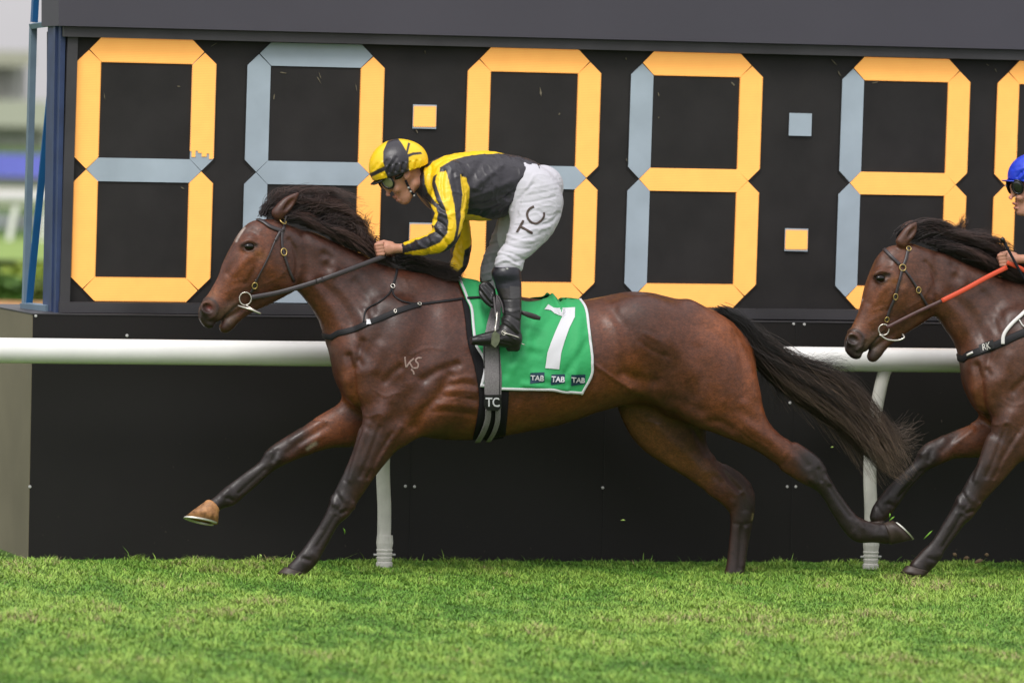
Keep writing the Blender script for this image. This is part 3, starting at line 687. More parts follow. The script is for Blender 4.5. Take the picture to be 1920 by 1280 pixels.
# ================================================================ horses
def S(mp, t, b, w, Y, egg=0.0):
    """one station of a body part: upper and lower silhouette pixels, half width, sideways offset"""
    T, B = P(*mp(*t), Y), P(*mp(*b), Y); c = (T+B)/2
    return [T, B, c, w, Y, egg]
def run(F, rows, mp, k, sub=3, blur=5):
    st = [S(mp, *r) for r in rows]; C = np.array([s[2] for s in st]); out = []
    tg = np.gradient(C, axis=0) if len(C) > 2 else np.tile(C[1]-C[0], (2, 1))
    for s, t in zip(st, tg):
        n = np.array([t[2], 0, -t[0]]); n /= np.linalg.norm(n)+1e-9
        r = abs((s[1]-s[0])@n)/2
        out.append([*s[2], r, s[3], s[5]])
    F.chain(out, k, sub, blur)
ident = lambda x, y: (x, y)
TRUNK = [((712, 575), (690, 745), .17, 0, .1), ((760, 530), (735, 800), .22, 0, .25), ((835, 522), (800, 820), .265, 0, .30), ((900, 536), (870, 825), .28, 0, .22),
         ((965, 553), (945, 814), .285, 0, .12), ((1030, 562), (1025, 800), .28, 0, .05), ((1090, 563), (1090, 779), .27, 0, 0), ((1148, 552), (1150, 764), .255, 0, -.05),
         ((1200, 546), (1195, 756), .25, 0, -.05), ((1262, 557), (1255, 770), .245, 0, 0), ((1318, 575), (1312, 800), .22, 0, .05), ((1362, 602), (1352, 790), .17, 0, .1)]
NECK = [((520, 398), (548, 520), .062, 0, .1), ((570, 415), (566, 548), .066, 0, .15), ((621, 438), (590, 576), .072, 0, .2), ((664, 457), (608, 604), .085, 0, .28),
        ((706, 478), (624, 634), .105, 0, .35), ((768, 500), (640, 690), .15, 0, .4), ((840, 520), (665, 745), .19, 0, .4)]
NEARFORE = [((700, 640), (840, 740), .085, -.13, 0), ((684, 715), (820, 780), .085, -.145, 0), ((673, 775), (792, 805), .075, -.15, 0), ((664, 820), (752, 828), .062, -.145, 0), ((652, 862), (722, 864), .052, -.14, 0), ((638, 897), (697, 899), .045, -.135, 0),
            ((624, 926), (674, 934), .042, -.13, 0), ((611, 952), (664, 952), .045, -.13, 0), ((604, 972), (640, 975), .036, -.13, 0), ((590, 997), (623, 1004), .029, -.13, 0), ((574, 1020), (611, 1026), .028, -.13, 0),
            ((556, 1043), (600, 1048), .035, -.13, 0), ((542, 1057), (582, 1068), .033, -.13, 0), ((533, 1064), (572, 1076), .037, -.13, 0)]
FARFORE = [((690, 690), (760, 800), .09, .13, 0), ((648, 745), (700, 830), .075, .13, 0), ((603, 774), (632, 838), .062, .13, 0), ((557, 806), (585, 850), .05, .13, 0), ((528, 823), (553, 862), .043, .13, 0),
           ((500, 843), (530, 872), .043, .13, 0), ((485, 866), (509, 885), .034, .13, 0), ((461, 884), (484, 907), .028, .13, 0), ((438, 901), (460, 928), .027, .13, 0), ((417, 917), (444, 943), .034, .13, 0), ((402, 930), (424, 949), .031, .13, 0), ((394, 937), (412, 957), .033, .13, 0)]
NEARHIND = [((1310, 570), (1190, 715), .12, -.10, 0), ((1372, 612), (1240, 755), .135, -.115, 0), ((1415, 690), (1290, 786), .125, -.125, 0), ((1431, 752), (1342, 806), .10, -.135, 0), ((1443, 789), (1385, 826), .08, -.14, 0),
            ((1470, 816), (1420, 848), .062, -.14, 0), ((1499, 834), (1462, 880), .048, -.14, 0), ((1529, 854), (1505, 908), .042, -.14, 0), ((1556, 898), (1535, 925), .034, -.14, 0), ((1579, 933), (1557, 957), .029, -.14, 0), ((1602, 962), (1579, 991), .030, -.14, 0),
            ((1624, 975), (1600, 1013), .036, -.14, 0), ((1644, 980), (1637, 1017), .032, -.14, 0), ((1658, 980), (1668, 1020), .034, -.14, 0)]
FARHIND = [((1330, 690), (1150, 740), .11, .10, 0), ((1330, 745), (1166, 787), .10, .12, 0), ((1338, 800), (1192, 818), .09, .13, 0), ((1340, 838), (1226, 845), .075, .14, 0), ((1352, 862), (1268, 880), .058, .14, 0), ((1378, 882), (1312, 915), .047, .14, 0),
           ((1407, 905), (1356, 946), .043, .14, 0), ((1414, 938), (1368, 965), .040, .14, 0), ((1412, 970), (1369, 984), .034, .14, 0), ((1405, 1010), (1367, 1012), .029, .14, 0), ((1400, 1040), (1364, 1042), .030, .14, 0), ((1396, 1072), (1359, 1072), .036, .14, 0), ((1390, 1092), (1352, 1092), .034, .14, 0)]
HEAD = [((506, 396), (562, 500), .066, 0, -.1), ((478, 403), (560, 532), .080, 0, -.12), ((455, 428), (545, 548), .092, 0, -.22), ((437, 458), (522, 556), .094, 0, -.25), ((422, 488), (494, 570), .076, 0, -.15), ((408, 516), (468, 578), .059, 0, -.05),
        ((394, 539), (446, 586), .050, 0, 0), ((382, 558), (427, 592), .051, 0, .05), ((373, 573), (412, 600), .052, 0, .05), ((374, 588), (403, 607), .045, 0, 0), ((384, 602), (402, 613), .032, 0, 0)]
JAW = [((520, 520), (552, 546), .05, 0, 0), ((488, 545), (512, 567), .042, 0, 0), ((458, 568), (478, 583), .036, 0, 0), ((437, 582), (457, 596), .036, 0, 0), ((421, 594), (443, 609), .038, 0, 0), ((412, 607), (432, 619), .033, 0, 0)]
BROWN = (.070, .0225, .0125); RED = (.175, .050, .0150); BLK = (.015, .0100, .0092); DARK = (.028, .012, .0085); TAN = (.20, .080, .028)
m_coat = mat('horse coat', rough=.44, spec=.5, attr='Col', noise=(26, .14), bump=(190, .35, .0022, (.5, 1, 1)), grain=(210, .34))
m_eye = mat('horse eye', (.004, .003, .0025, 1), .12, .45); m_nos = mat('nostril pink', (.30, .07, .06, 1), .4, .5)
m_hoofd = mat('dark hoof', srgb(58, 48, 42), .45, .4, noise=(30, .3), bump=(60, .3, .002)); m_hoofo = mat('amber hoof', srgb(164, 118, 78), .5, .35, noise=(30, .55), bump=(50, .3, .002))
m_shoe = mat('racing plate', srgb(200, 200, 190), .35, .6, metal=.6); m_sole = mat('sole dark', srgb(52, 46, 36), .8, .2)
m_hair = mat('horse hair', rough=.42, spec=.5, attr='Col')
m_gold = mat('brass buckle', srgb(206, 178, 110), .3, .6, metal=.7); m_steel = mat('bit steel', srgb(205, 200, 190), .25, .6, metal=.8)
m_leather = mat('dark leather', srgb(52, 46, 48), .4, .5, noise=(60, .15)); m_web_b = mat('black webbing', srgb(30, 30, 33), .65, .3, bump=(300, .2, .001))
def hoof(mp, cf, cb, toe, heel, Y, m, par, tilt=0.0, hw=.055, shoe=True):
    A = [P(*mp(*q), Y) for q in (cf, cb, toe, heel)]; yv = np.array([0., 1., tilt]); yv /= np.linalg.norm(yv)
    c0, c1 = (A[0]+A[1])/2, (A[2]+A[3])/2; a0, a1 = (A[0]-A[1])/2, (A[2]-A[3])/2; n = 28; V = []; F = []
    rows = [(-.05, .80), (0, .93), (.06, .99), (.12, .96), (.5, .99), (1, 1.0)]
    for t, s in rows:
        c = c0*(1-t)+c1*t; a = (a0*(1-t)+a1*t)*s; w_ = (hw*.72*(1-t)+hw*t)*s
        for k in range(n):
            q = 2*math.pi*k/n; V.append(c+a*math.cos(q)+yv*w_*math.sin(q)*(1-.12*math.cos(q)))
    for i in range(len(rows)-1):
        for k in range(n): F.append((i*n+k, i*n+(k+1) % n, (i+1)*n+(k+1) % n, (i+1)*n+k))
    F.append(list(range(n))[::-1])
    up = (c0-c1); up /= np.linalg.norm(up); b = (len(rows)-1)*n
    ins = len(V)
    for k in range(n):
        q = 2*math.pi*k/n; V.append(c1+up*.010+a1*.72*math.cos(q)+yv*hw*.72*math.sin(q))
    for k in range(n): F.append((b+k, b+(k+1) % n, ins+(k+1) % n, ins+k))
    F.append([ins+k for k in range(n)])
    o = mesh('hoof', V, F, m, par, True)
    if shoe:
        V = []; F = []; qs = np.linspace(-2.6, 2.6, 30)
        for q in qs:
            for s, d in ((1.02, 0.002), (1.02, -.007), (.80, -.007), (.80, 0.002)):
                V.append(c1+up*d+a1*s*math.cos(q)+yv*hw*s*math.sin(q)*(1-.12*math.cos(q)))
        for i in range(len(qs)-1):
            for k in range(4): F.append((i*4+k, i*4+(k+1) % 4, (i+1)*4+(k+1) % 4, (i+1)*4+k))
        F.append((0, 1, 2, 3)); F.append([(len(qs)-1)*4+k for k in (3, 2, 1, 0)])
        mesh('horseshoe', V, F, m_shoe, o)
    return o
def build_horse(spec):
    mb_, mh = spec['body'], spec['head']; YO = spec['Y']; n2 = spec['n']; sy = lambda rows: [(t, b, w, Y+YO, e) for t, b, w, Y, e in rows]
    root = empty('racehorse', tuple(P(*mb_(1000, 1080), YO))); tag(root, spec['label'], 'horse', 'racehorses')
    lo = P(*mb_(330, 1100), YO); hi = P(*mb_(1720, 350), YO)
    x0 = min(lo[0], P(*mb_(330, 350), YO)[0]); zlo = -.16
    F = Field((x0-.02, YO-.40, zlo), (P(*mb_(1690, 1000), YO)[0]+.06, YO+.36, P(*mh(540, 385), YO)[2]+.10), spec['h'])
    run(F, sy(TRUNK), mb_, .03, 3, 11)
    run(F, sy(spec.get('NECK', NECK)), ident, .10, 3, 11)
    run(F, sy(NEARHIND[:7]), mb_, .045, 3, 11); run(F, sy(NEARHIND[6:]), mb_, .01, 3, 3); run(F, sy(FARHIND[:6]), mb_, .045, 3, 9); run(F, sy(FARHIND[5:]), mb_, .01, 3, 3)
    nf = spec.get('NEARFORE', NEARFORE); ff = spec.get('FARFORE', FARFORE); fm = spec.get('foremap', ident)
    run(F, sy(nf[:4]), ident, .045, 3, 9); run(F, sy(nf[3:]), ident, .012, 3, 3); run(F, sy(ff[:4]), ident, .04, 3, 7); run(F, sy(ff[3:]), ident, .012, 3, 3)
    px = 1/370
    # chest and shoulder masses
    for (x, y, Y, r, a) in [(676, 690, -.085, (.115, .095, .19), 8), (672, 690, .10, (.11, .095, .18), 8), (745, 640, -.145, (.15, .085, .22), 25), (745, 640, .145, (.15, .085, .22), 25), (800, 765, -.14, (.12, .10, .12), 0), (800, 765, .14, (.12, .10, .12), 0),
                            (1210, 620, -.15, (.20, .11, .17), -10), (1210, 620, .15, (.20, .11, .17), -10), (1330, 680, .12, (.18, .12, .22), 20)]:
        F.ell(P(*mb_(x, y), YO+Y), r, a, .08)
    H = spec['head']
    run(F, sy(HEAD), mh, .03, 3, 7); run(F, sy(JAW), mh, .015, 3, 3)
    q = lambda x, y, Y: P(*mh(x, y), YO+Y)
    for s_ in (-1, 1):
        F.ell(q(530, 505, .045*s_), (.085, .038, .10), 15, .03)          # jowl
        F.ell(q(466, 452, .066*s_), (.040, .022, .024), 35, .025)         # brow
        F.ell(q(388, 577, .036*s_), (.034, .022, .036), 0, .015)          # nostril wing
    F.ell(q(391, 606, 0), (.028, .034, .024), -30, .015); F.ell(q(428, 607, 0), (.035, .033, .028), 30, .012)
    for s_ in (-1, 1):
        F.ell(q(467, 462.5, .098*s_), (.026, .016, .018), -15, .012, True)
        F.ell(q(390, 577, .062*s_), (.033, .030, .023), -25, .008, True)
    # mouth slit
    for s_ in (0,):
        F.cap(q(406, 612, -.06), q(406, 612, .06), .005, .005, .004, True)
        for a, b in (((408, 609), (426, 592)), ((426, 592), (442, 583))):
            for Y in (-.055, .055): F.cap(q(*a, Y), q(*b, Y), .012, .010, .006, True)
        F.cap(q(407, 609, 0), q(424, 595, 0), .012, .006, .006, True)
    # ears
    for (bs, md, tp, Y, dY) in spec['ears']:
        qe = lambda x, y, Y: P(*spec.get('earmap', mh)(x, y), YO+Y); a, b, c = qe(*bs, Y), qe(*md, Y+dY*.5), qe(*tp, Y+dY); F.chain([[*a, .036, .026, 0], [*b, .037, .022, 0], [*(a*.25+b*.0+c*.75), .020, .012, 0], [*c, .004, .003, 0]], .02)
        F.ell(b+np.array([.008, -.02, 0]), (.014, .012, .045), -40, .006, True)
    V, Q = F.nets(2); del F
    sk = Skin(V, Q, YO, spec.get('brown', BROWN), .78)
    b = mb_; fmap = fm; nearL = (-9, .01); farL = (.02, 9)
    st = lambda L, w_, a, yr=None, mp=ident: sk.stroke(L, w_*1.15, a*(.6 if w_ < 3.3 and mp is mb_ else .95), yr, mp)
    # ---- muscle relief (photo pixels; width px; metres)
    ffm = spec.get('farforemap', fm); nk = spec.get('neckmap', ident); h = mh
    def many(mp_, yr, *rows):
        for w_, a, L in rows: st(L, w_, a, yr, mp_)
    many(b, nearL,
     (6, -.020, [(653, 668), (661, 700), (664, 735), (674, 764)]), (15, .012, [(688, 700), (684, 735)]), (9, .008, [(648, 715), (652, 740)]),
     (6, -.011, [(678, 640), (672, 665), (668, 690)]), (5, -.009, [(674, 676), (678, 684)]), (9, .007, [(712, 650), (705, 690)]),
     (13, -.009, [(728, 590), (712, 630), (690, 662)]), (20, .009, [(770, 580), (755, 640), (742, 690)]), (15, -.006, [(815, 560), (795, 620), (770, 668)]),
     (20, .010, [(836, 590), (835, 640), (812, 690)]), (6, -.009, [(722, 715), (735, 700), (750, 688)]), (13, .010, [(765, 722), (735, 745), (712, 775)]),
     (7, -.012, [(858, 683), (835, 690), (812, 700), (795, 712)]), (24, .011, [(800, 735), (775, 765)]), (10, -.018, [(842, 705), (828, 735), (800, 765), (778, 798)]),
     (4, .0045, [(850, 712), (870, 707), (885, 708)]), (4, -.0045, [(846, 722), (868, 719), (890, 722)]), (4, .0045, [(838, 733), (865, 731), (893, 735)]), (4, -.0045, [(832, 745), (862, 744), (892, 750)]), (5, .005, [(822, 757), (850, 758), (888, 764)]), (4, -.004, [(812, 772), (845, 772), (888, 778)]),
     (3, .0030, [(790, 760), (815, 742), (840, 748), (880, 742)]), (2.6, .003, [(770, 665), (800, 652), (825, 655)]), (2.4, .0026, [(700, 730), (722, 742), (748, 735)]),
     (2.6, .0035, [(665, 768), (690, 780), (712, 775), (722, 782)]), (10, -.006, [(735, 790), (760, 775)]),
     (9, -.009, [(1168, 700), (1178, 660), (1172, 620), (1150, 585)]), (8, .0045, [(1138, 590), (1155, 622), (1160, 660)]), (10, -.015, [(1178, 702), (1200, 712), (1225, 716)]),
     (3.2, .008, [(1112, 682), (1140, 702), (1165, 718), (1180, 726)]), (8, .011, [(1180, 726), (1205, 736), (1232, 750), (1252, 768)]), (14, .009, [(1212, 722), (1238, 735)]),
     (18, .004, [(1192, 575), (1215, 600), (1240, 635)]), (12, -.004, [(1180, 610), (1205, 650), (1212, 690)]), (14, .006, [(1250, 640), (1280, 670), (1300, 700)]), (5, .003, [(1210, 625), (1235, 640), (1245, 655)]), (4, -.003, [(1200, 640), (1228, 660), (1252, 668)]),
     (12, -.008, [(1310, 655), (1315, 700), (1300, 745)]), (20, .008, [(1335, 640), (1355, 700), (1352, 750)]), (8, -.006, [(1380, 625), (1392, 680), (1395, 745)]), (9, .006, [(1406, 690), (1418, 740)]), (9, .005, [(1290, 565), (1325, 590), (1355, 620)]), (7, -.005, [(1320, 610), (1350, 635), (1372, 660)]),
     (8, -.007, [(1260, 745), (1290, 760), (1320, 770)]), (14, .009, [(1285, 778), (1318, 792)]), (7, -.010, [(1330, 790), (1352, 792), (1372, 806)]), (9, -.005, [(1390, 770), (1420, 790)]), (9, .006, [(1400, 800), (1440, 822), (1470, 850)]), (3, -.003, [(1395, 815), (1425, 838), (1455, 862)]), (2.4, .003, [(1385, 800), (1410, 822), (1440, 838)]))
    many(b, nearL,   # near hind hock, cannon, fetlock
     (6, -.008, [(1494, 843), (1505, 858), (1514, 872)]), (4.5, .006, [(1480, 822), (1510, 840), (1530, 856), (1546, 880)]), (5, .006, [(1520, 898), (1528, 906)]), (4.5, .005, [(1551, 898), (1556, 906)]), (3.5, -.006, [(1536, 880), (1540, 900)]),
     (2.4, -.005, [(1516, 905), (1532, 922), (1550, 945)]), (3.5, -.005, [(1556, 912), (1575, 942), (1594, 968)]), (4, .004, [(1566, 908), (1584, 936), (1602, 960)]), (5, .005, [(1610, 978), (1618, 988)]), (4, -.005, [(1624, 984), (1640, 990)]), (6, .004, [(1600, 1000), (1612, 1010)]), (4, .003, [(1640, 1004), (1656, 1004)]), (3, -.004, [(1652, 984), (1658, 1000), (1662, 1014)]))
    many(b, farL,
     (9, .007, [(1230, 800), (1270, 840), (1320, 885)]), (5, -.009, [(1345, 862), (1362, 890), (1386, 918)]), (4, .005, [(1348, 850), (1378, 880), (1404, 908)]), (6, .005, [(1372, 943), (1366, 952)]), (5, -.006, [(1392, 930), (1396, 955)]), (3.5, -.0025, [(1376, 981), (1392, 983), (1408, 980)]), (3.5, -.006, [(1390, 990), (1388, 1025), (1386, 1065)]), (5, -.005, [(1340, 893), (1352, 904)]), (3, .004, [(1398, 990), (1396, 1030), (1394, 1060)]), (5, -.006, [(1300, 800), (1325, 850)]))
    many(fm, nearL,
     (9, .007, [(722, 775), (700, 825), (682, 870)]), (4, -.007, [(712, 800), (695, 845), (676, 893)]), (6, .007, [(690, 795), (672, 845), (655, 898)]), (3.5, -.006, [(677, 805), (662, 850), (648, 900)]), (5, .006, [(752, 800), (725, 840), (700, 876)]), (3.5, -.006, [(735, 812), (712, 850), (690, 895)]),
     (5, .006, [(622, 932), (626, 944)]), (5, .005, [(641, 928), (650, 938)]), (3.5, -.005, [(632, 924), (640, 944), (634, 956)]), (3.5, .006, [(662, 944), (664, 952)]), (4, -.008, [(640, 962), (650, 958)]),
     (3, -.006, [(628, 968), (612, 996), (594, 1024)]), (3.2, .0045, [(634, 974), (617, 1003), (603, 1030)]), (2.4, .003, [(618, 962), (604, 988)]), (5, .005, [(588, 1038), (592, 1046)]), (3.5, -.005, [(568, 1046), (580, 1050)]))
    many(ffm, farL,
     (6, -.006, [(610, 800), (575, 822), (540, 848)]), (6, .006, [(615, 782), (580, 802), (545, 825)]), (5, .005, [(600, 818), (565, 838)]), (4.5, .006, [(501, 850), (508, 846)]), (4, -.005, [(520, 845), (512, 862)]), (4.5, .005, [(522, 862), (515, 870)]), (2.8, -.006, [(496, 880), (472, 902), (448, 924)]), (3, .004, [(500, 887), (478, 910), (458, 926)]), (5, .005, [(428, 918), (420, 926)]), (3.5, -.006, [(428, 934), (436, 938)]), (3, -.004, [(404, 934), (412, 950)]))
    many(nk, nearL,
     (5, -.006, [(576, 424), (622, 447), (666, 470), (708, 494)]), (12, .007, [(575, 450), (625, 478), (672, 510), (705, 545)]), (7, -.010, [(608, 476), (618, 484), (612, 500)]), (6, .006, [(615, 488), (628, 500), (625, 515)]), (7, -.007, [(560, 420), (574, 455), (576, 500), (568, 530)]),
     (10, .006, [(582, 530), (614, 565), (640, 610)]), (9, -.009, [(600, 530), (638, 568), (662, 615), (672, 650)]), (7, -.006, [(664, 530), (690, 560), (700, 585)]), (7, .004, [(640, 540), (668, 575), (680, 600)]), (6, -.008, [(684, 580), (690, 600)]))
    many(h, nearL,
     (4, -.008, [(542, 450), (553, 470), (558, 495), (553, 527)]), (6, -.007, [(484, 482), (478, 505), (462, 530)]), (7, .005, [(470, 480), (455, 492), (440, 512)]), (2, .0030, [(474, 500), (466, 514), (458, 528)]), (2, .0028, [(461, 524), (448, 525), (436, 528)]), (2, .0022, [(448, 538), (436, 542), (424, 548)]),
     (5, -.005, [(492, 442), (498, 462), (494, 486)]), (5, -.006, [(470, 432), (480, 438)]), (6, -.006, [(450, 474), (440, 492), (428, 512)]), (7, -.005, [(466, 545), (448, 556), (430, 566)]), (2.2, .0025, [(540, 500), (522, 520), (500, 530)]), (8, .004, [(528, 480), (530, 510)]),
     (2.2, .0065, [(454, 458), (460, 452), (470, 451), (481, 457)]), (2, .005, [(456, 468), (466, 472), (478, 468)]), (2.4, -.004, [(456, 449), (468, 445), (482, 450)]),
     (3, .0075, [(371, 573), (376, 564), (388, 561), (400, 563), (408, 575), (404, 590), (394, 597)]), (3.5, .004, [(376, 596), (384, 606), (396, 610)]), (3, -.0045, [(412, 585), (404, 602)]), (3.5, .004, [(414, 600), (432, 584)]), (1.8, -.006, [(449, 570), (434, 581), (420, 594), (410, 611)]), (3, .0035, [(444, 580), (430, 592)]))
    sk.D += (vnoise(sk.V, 14, 1)*.0018+vnoise(sk.V, 42, 2)*.0005+vnoise(sk.V, 95, 3)*.0003)*np.clip((sk.V[:, 2]-.5)/.3, .3, 1)
    sk.apply()
    # ---- coat
    pt = sk.paint; R1 = spec.get('red', RED); Dk = spec.get('dark', DARK)
    pt([(1180, 700), (1100, 740), (1000, 775), (900, 800)], 38, R1, .6, None, b); pt([(1130, 600), (1160, 650), (1190, 700)], 30, R1, .45, None, b)
    pt([(1340, 600), (1395, 650), (1425, 720), (1428, 760)], 34, tuple(c*1.25 for c in R1), .9, None, b); pt([(1260, 600), (1310, 650), (1340, 720)], 40, R1, .35, None, b); pt([(1350, 770), (1400, 800)], 34, R1, .35, None, b)
    pt([(860, 720), (820, 760), (780, 800)], 24, R1, .6, None, b); pt([(655, 700), (665, 750)], 16, R1, .7, None, b); pt([(700, 600), (760, 560)], 40, Dk, .5, None, b)
    pt([(1150, 560), (1290, 590)], 50, Dk, .25, None, b)
    pt([(560, 440), (620, 470), (680, 510), (720, 560)], 45, Dk, .6, None, nk); pt([(600, 560), (640, 640)], 22, R1, .25, None, nk)
    pt([(470, 470), (440, 520), (410, 550)], 22, R1, .75, None, h); pt([(500, 440), (480, 480), (520, 520)], 24, R1, .35, None, h); pt([(540, 500)], 30, BROWN, .5, None, h)
    pt([(476, 468), (492, 480)], 10, TAN, .6, None, h); pt([(398, 550), (388, 562)], 10, TAN, .4, None, h)
    pt([(386, 594), (400, 604)], 13, Dk, .85, None, h); pt([(376, 585), (384, 600), (398, 612)], 9, BLK, .8, None, h); pt([(372, 572), (380, 563), (396, 561), (407, 572), (405, 588)], 4, BLK, .8, None, h); pt([(432, 604), (424, 614)], 12, Dk, .9, None, h); pt([(410, 590), (425, 580), (440, 572)], 8, (.12, .075, .05), .55, None, h)
    pt([(456, 460), (468, 458), (480, 460)], 6, BLK, .95, None, h); pt([(458, 468), (474, 470)], 4, BLK, .7, None, h)
    pt([(389, 577)], 8, (.02, .012, .012), 1, None, h, ); pt([(392, 576)], 4.5, (.30, .07, .06), .9 if spec['lead'] else 0, None, h)
    if not spec['lead']: pt([(382, 582), (398, 600), (425, 606)], 20, (.030, .022, .020), .85, None, h)
    pt([(449, 570), (434, 581), (420, 594), (410, 611)], 2.0, (.012, .010, .010), .8, None, h); pt([(430, 602), (440, 594)], 6, (.12, .07, .04), .5, None, h)
    for L, w_ in spec.get('blaze', [([(458, 427), (449, 440), (443, 452)], 2.5)]): sk.paint(L, w_, (.42, .36, .32), .7, None, h, 2)
    # black points
    pt([(640, 900), (625, 950), (590, 1010), (560, 1060), (540, 1075)], 42, BLK, 1, nearL, fmap, 1.3); pt([(695, 825), (660, 890)], 34, BLK, .6, nearL, fmap); pt([(672, 780), (660, 850)], 9, BLK, .5, nearL, fmap)
    pt([(640, 795), (600, 810)], 30, R1, .8, farL, ffm); pt([(505, 855), (460, 900), (420, 930), (400, 945)], 30, BLK, 1, farL, ffm, 2); pt([(560, 815), (520, 845)], 18, BLK, .8, farL, ffm); pt([(610, 772), (560, 800)], 9, BLK, .6, farL, ffm)
    pt([(1525, 870), (1560, 930), (1600, 990), (1660, 1000)], 32, BLK, 1, nearL, b, 2); pt([(1490, 850), (1520, 860)], 26, BLK, .6, nearL, b); pt([(1440, 820), (1470, 845)], 20, R1, .4, nearL, b)
    pt([(1402, 950), (1392, 1000), (1380, 1090)], 30, BLK, .92, farL, b, 1.3); pt([(1365, 880), (1400, 905)], 18, BLK, .6, farL, b); pt([(1200, 800), (1260, 850), (1320, 890)], 24, tuple(c*.9 for c in TAN), .6, farL, b); pt([(1300, 740), (1330, 820)], 30, (.035, .014, .008), .7, farL, b)
    if spec['lead']:
        pt([(577, 841), (584, 835), (592, 831)], 3.6, (.30, .25, .18), .9, farL, b); pt([(1412, 964), (1410, 974)], 2, (.24, .19, .09), .7, farL, b)
    k_ = 1+.16*vnoise(sk.V, 9, 5)+.12*vnoise(sk.V, 30, 6)+.10*vnoise(sk.V*np.array([.5, 1, 1.2]), 150, 7); sk.C *= np.clip(k_, .5, 1.6)[:, None]
    body = sk.build('body', m_coat, root)
    bv = bvh_of(sk.V, sk.Q)
    for s_ in (-1, 1):
        e = MB(); c = q(467.5, 462, .088*s_)
        me_ = []; ff_ = []; n_, k_ = 12, 8
        for i in range(k_+1):
            for j in range(n_): th, ph = math.pi*i/k_, 2*math.pi*j/n_; me_.append(c+np.array([.026*math.sin(th)*math.cos(ph), .016*math.cos(th), .0165*math.sin(th)*math.sin(ph)]))
        for i in range(k_):
            for j in range(n_): ff_.append((i*n_+j, i*n_+(j+1) % n_, (i+1)*n_+(j+1) % n_, (i+1)*n_+j))
        mesh('eye', me_, ff_, m_eye, root, True)
    for hs_ in spec['hooves']: hoof(*hs_, root)if False else hoof(hs_[0], *hs_[1:5], hs_[5]+YO, hs_[6], root, *hs_[7:])
    for nm, gd, kw in spec['hair']:
        strands(nm, [[P(x, y, YO+(Y if Y is not None else 0)) for x, y, Y in L] for L in gd], m=m_hair, parent=root, **kw)
    return root, bv, sk
HAIRC = [(.012, .009, .009), (.020, .014, .013), (.030, .020, .018)]
MANEC = [(.012, .008, .008), (.022, .013, .012), (.050, .026, .020)]
TAILC = [(.007, .006, .006), (.008, .007, .007), (.013, .010, .009), (.024, .017, .014), (.055, .037, .028), (.13, .09, .062)]
def G(*a, Y=(0, 0)):
    n = len(a); return [(x, y, Y[0]+(Y[1]-Y[0])*i/(n-1)) for i, (x, y) in enumerate(a)]
tail1 = [G((1350, 585), (1392, 600), (1432, 640), (1510, 682), (1585, 705), (1640, 755), (1690, 815), (1722, 838), Y=(-.02, -.10)),
         G((1352, 588), (1395, 608), (1430, 655), (1500, 702), (1580, 745), (1640, 800), (1680, 845), (1705, 868), Y=(-.04, -.12)),
         G((1352, 592), (1395, 618), (1425, 668), (1485, 722), (1550, 768), (1610, 820), (1650, 862), (1683, 890), Y=(-.02, -.06)),
         G((1350, 594), (1392, 620), (1420, 672), (1470, 722), (1530, 765), (1590, 806), (1630, 850), (1665, 885), Y=(0, .02)),
         G((1350, 588), (1392, 604), (1434, 648), (1505, 690), (1575, 722), (1625, 775), (1665, 830), (1695, 860), Y=(.02, .06))]
wisp1 = [G((1430, 650), (1470, 672), (1510, 678), (1540, 668), (1570, 664)), G((1440, 655), (1490, 680), (1540, 690), (1585, 685), (1600, 700)), G((1440, 660), (1500, 690), (1560, 712), (1600, 722), (1640, 755))]
wisp2 = [G((1620, 760), (1650, 790), (1680, 800), (1700, 795), (1718, 775)), G((1600, 770), (1650, 810), (1680, 818), (1705, 810), (1730, 808)), G((1620, 780), (1660, 825), (1690, 840), (1710, 838), (1728, 832))]
wisp3 = [G((1425, 660), (1440, 690), (1455, 720), (1465, 745), (1462, 775)), G((1430, 660), (1448, 700), (1462, 725), (1458, 760), (1450, 790)), G((1420, 655), (1428, 675), (1425, 690), (1422, 700), (1420, 705))]
mane1 = [G((487, 402), (497, 385), (515, 372), (535, 366), (560, 366), (580, 372), Y=(0, -.01)), G((510, 396), (530, 378), (555, 370), (585, 368), (612, 368), (640, 376), Y=(0, -.02)),
         G((540, 402), (562, 385), (590, 376), (615, 376), (645, 384), (672, 398), Y=(-.01, -.03)), G((575, 416), (600, 398), (625, 390), (650, 396), (670, 412), (685, 432), Y=(-.01, -.04)),
         G((612, 432), (632, 418), (652, 412), (670, 422), (682, 440), (697, 458), Y=(-.01, -.04)), G((645, 449), (660, 438), (675, 440), (688, 452), (698, 466), (710, 480), Y=(0, -.04)),
         G((690, 470), (705, 468), (720, 474), (740, 482), (760, 492), (780, 500), Y=(0, -.03))]
mane1b = [G((500, 402), (525, 398), (552, 404), (580, 420), Y=(-.02, -.05)), G((540, 410), (566, 410), (600, 420), (635, 440), Y=(-.03, -.06)), G((590, 425), (620, 428), (650, 440), (680, 465), Y=(-.03, -.07)), G((640, 445), (665, 455), (690, 472), (710, 492), Y=(-.03, -.08))]
mane1c = [G((622, 436), (645, 444), (668, 454), (690, 468), Y=(0, -.02)), G((640, 444), (664, 450), (688, 462), (712, 478), Y=(0, -.03)), G((665, 455), (686, 462), (706, 472), (728, 484), Y=(0, -.03)), G((690, 468), (708, 474), (728, 484), (750, 494), Y=(0, -.03))]
mane1c = [[(x, y+k, Y) for x, y, Y in L] for k in (3, 9) for L in mane1c]
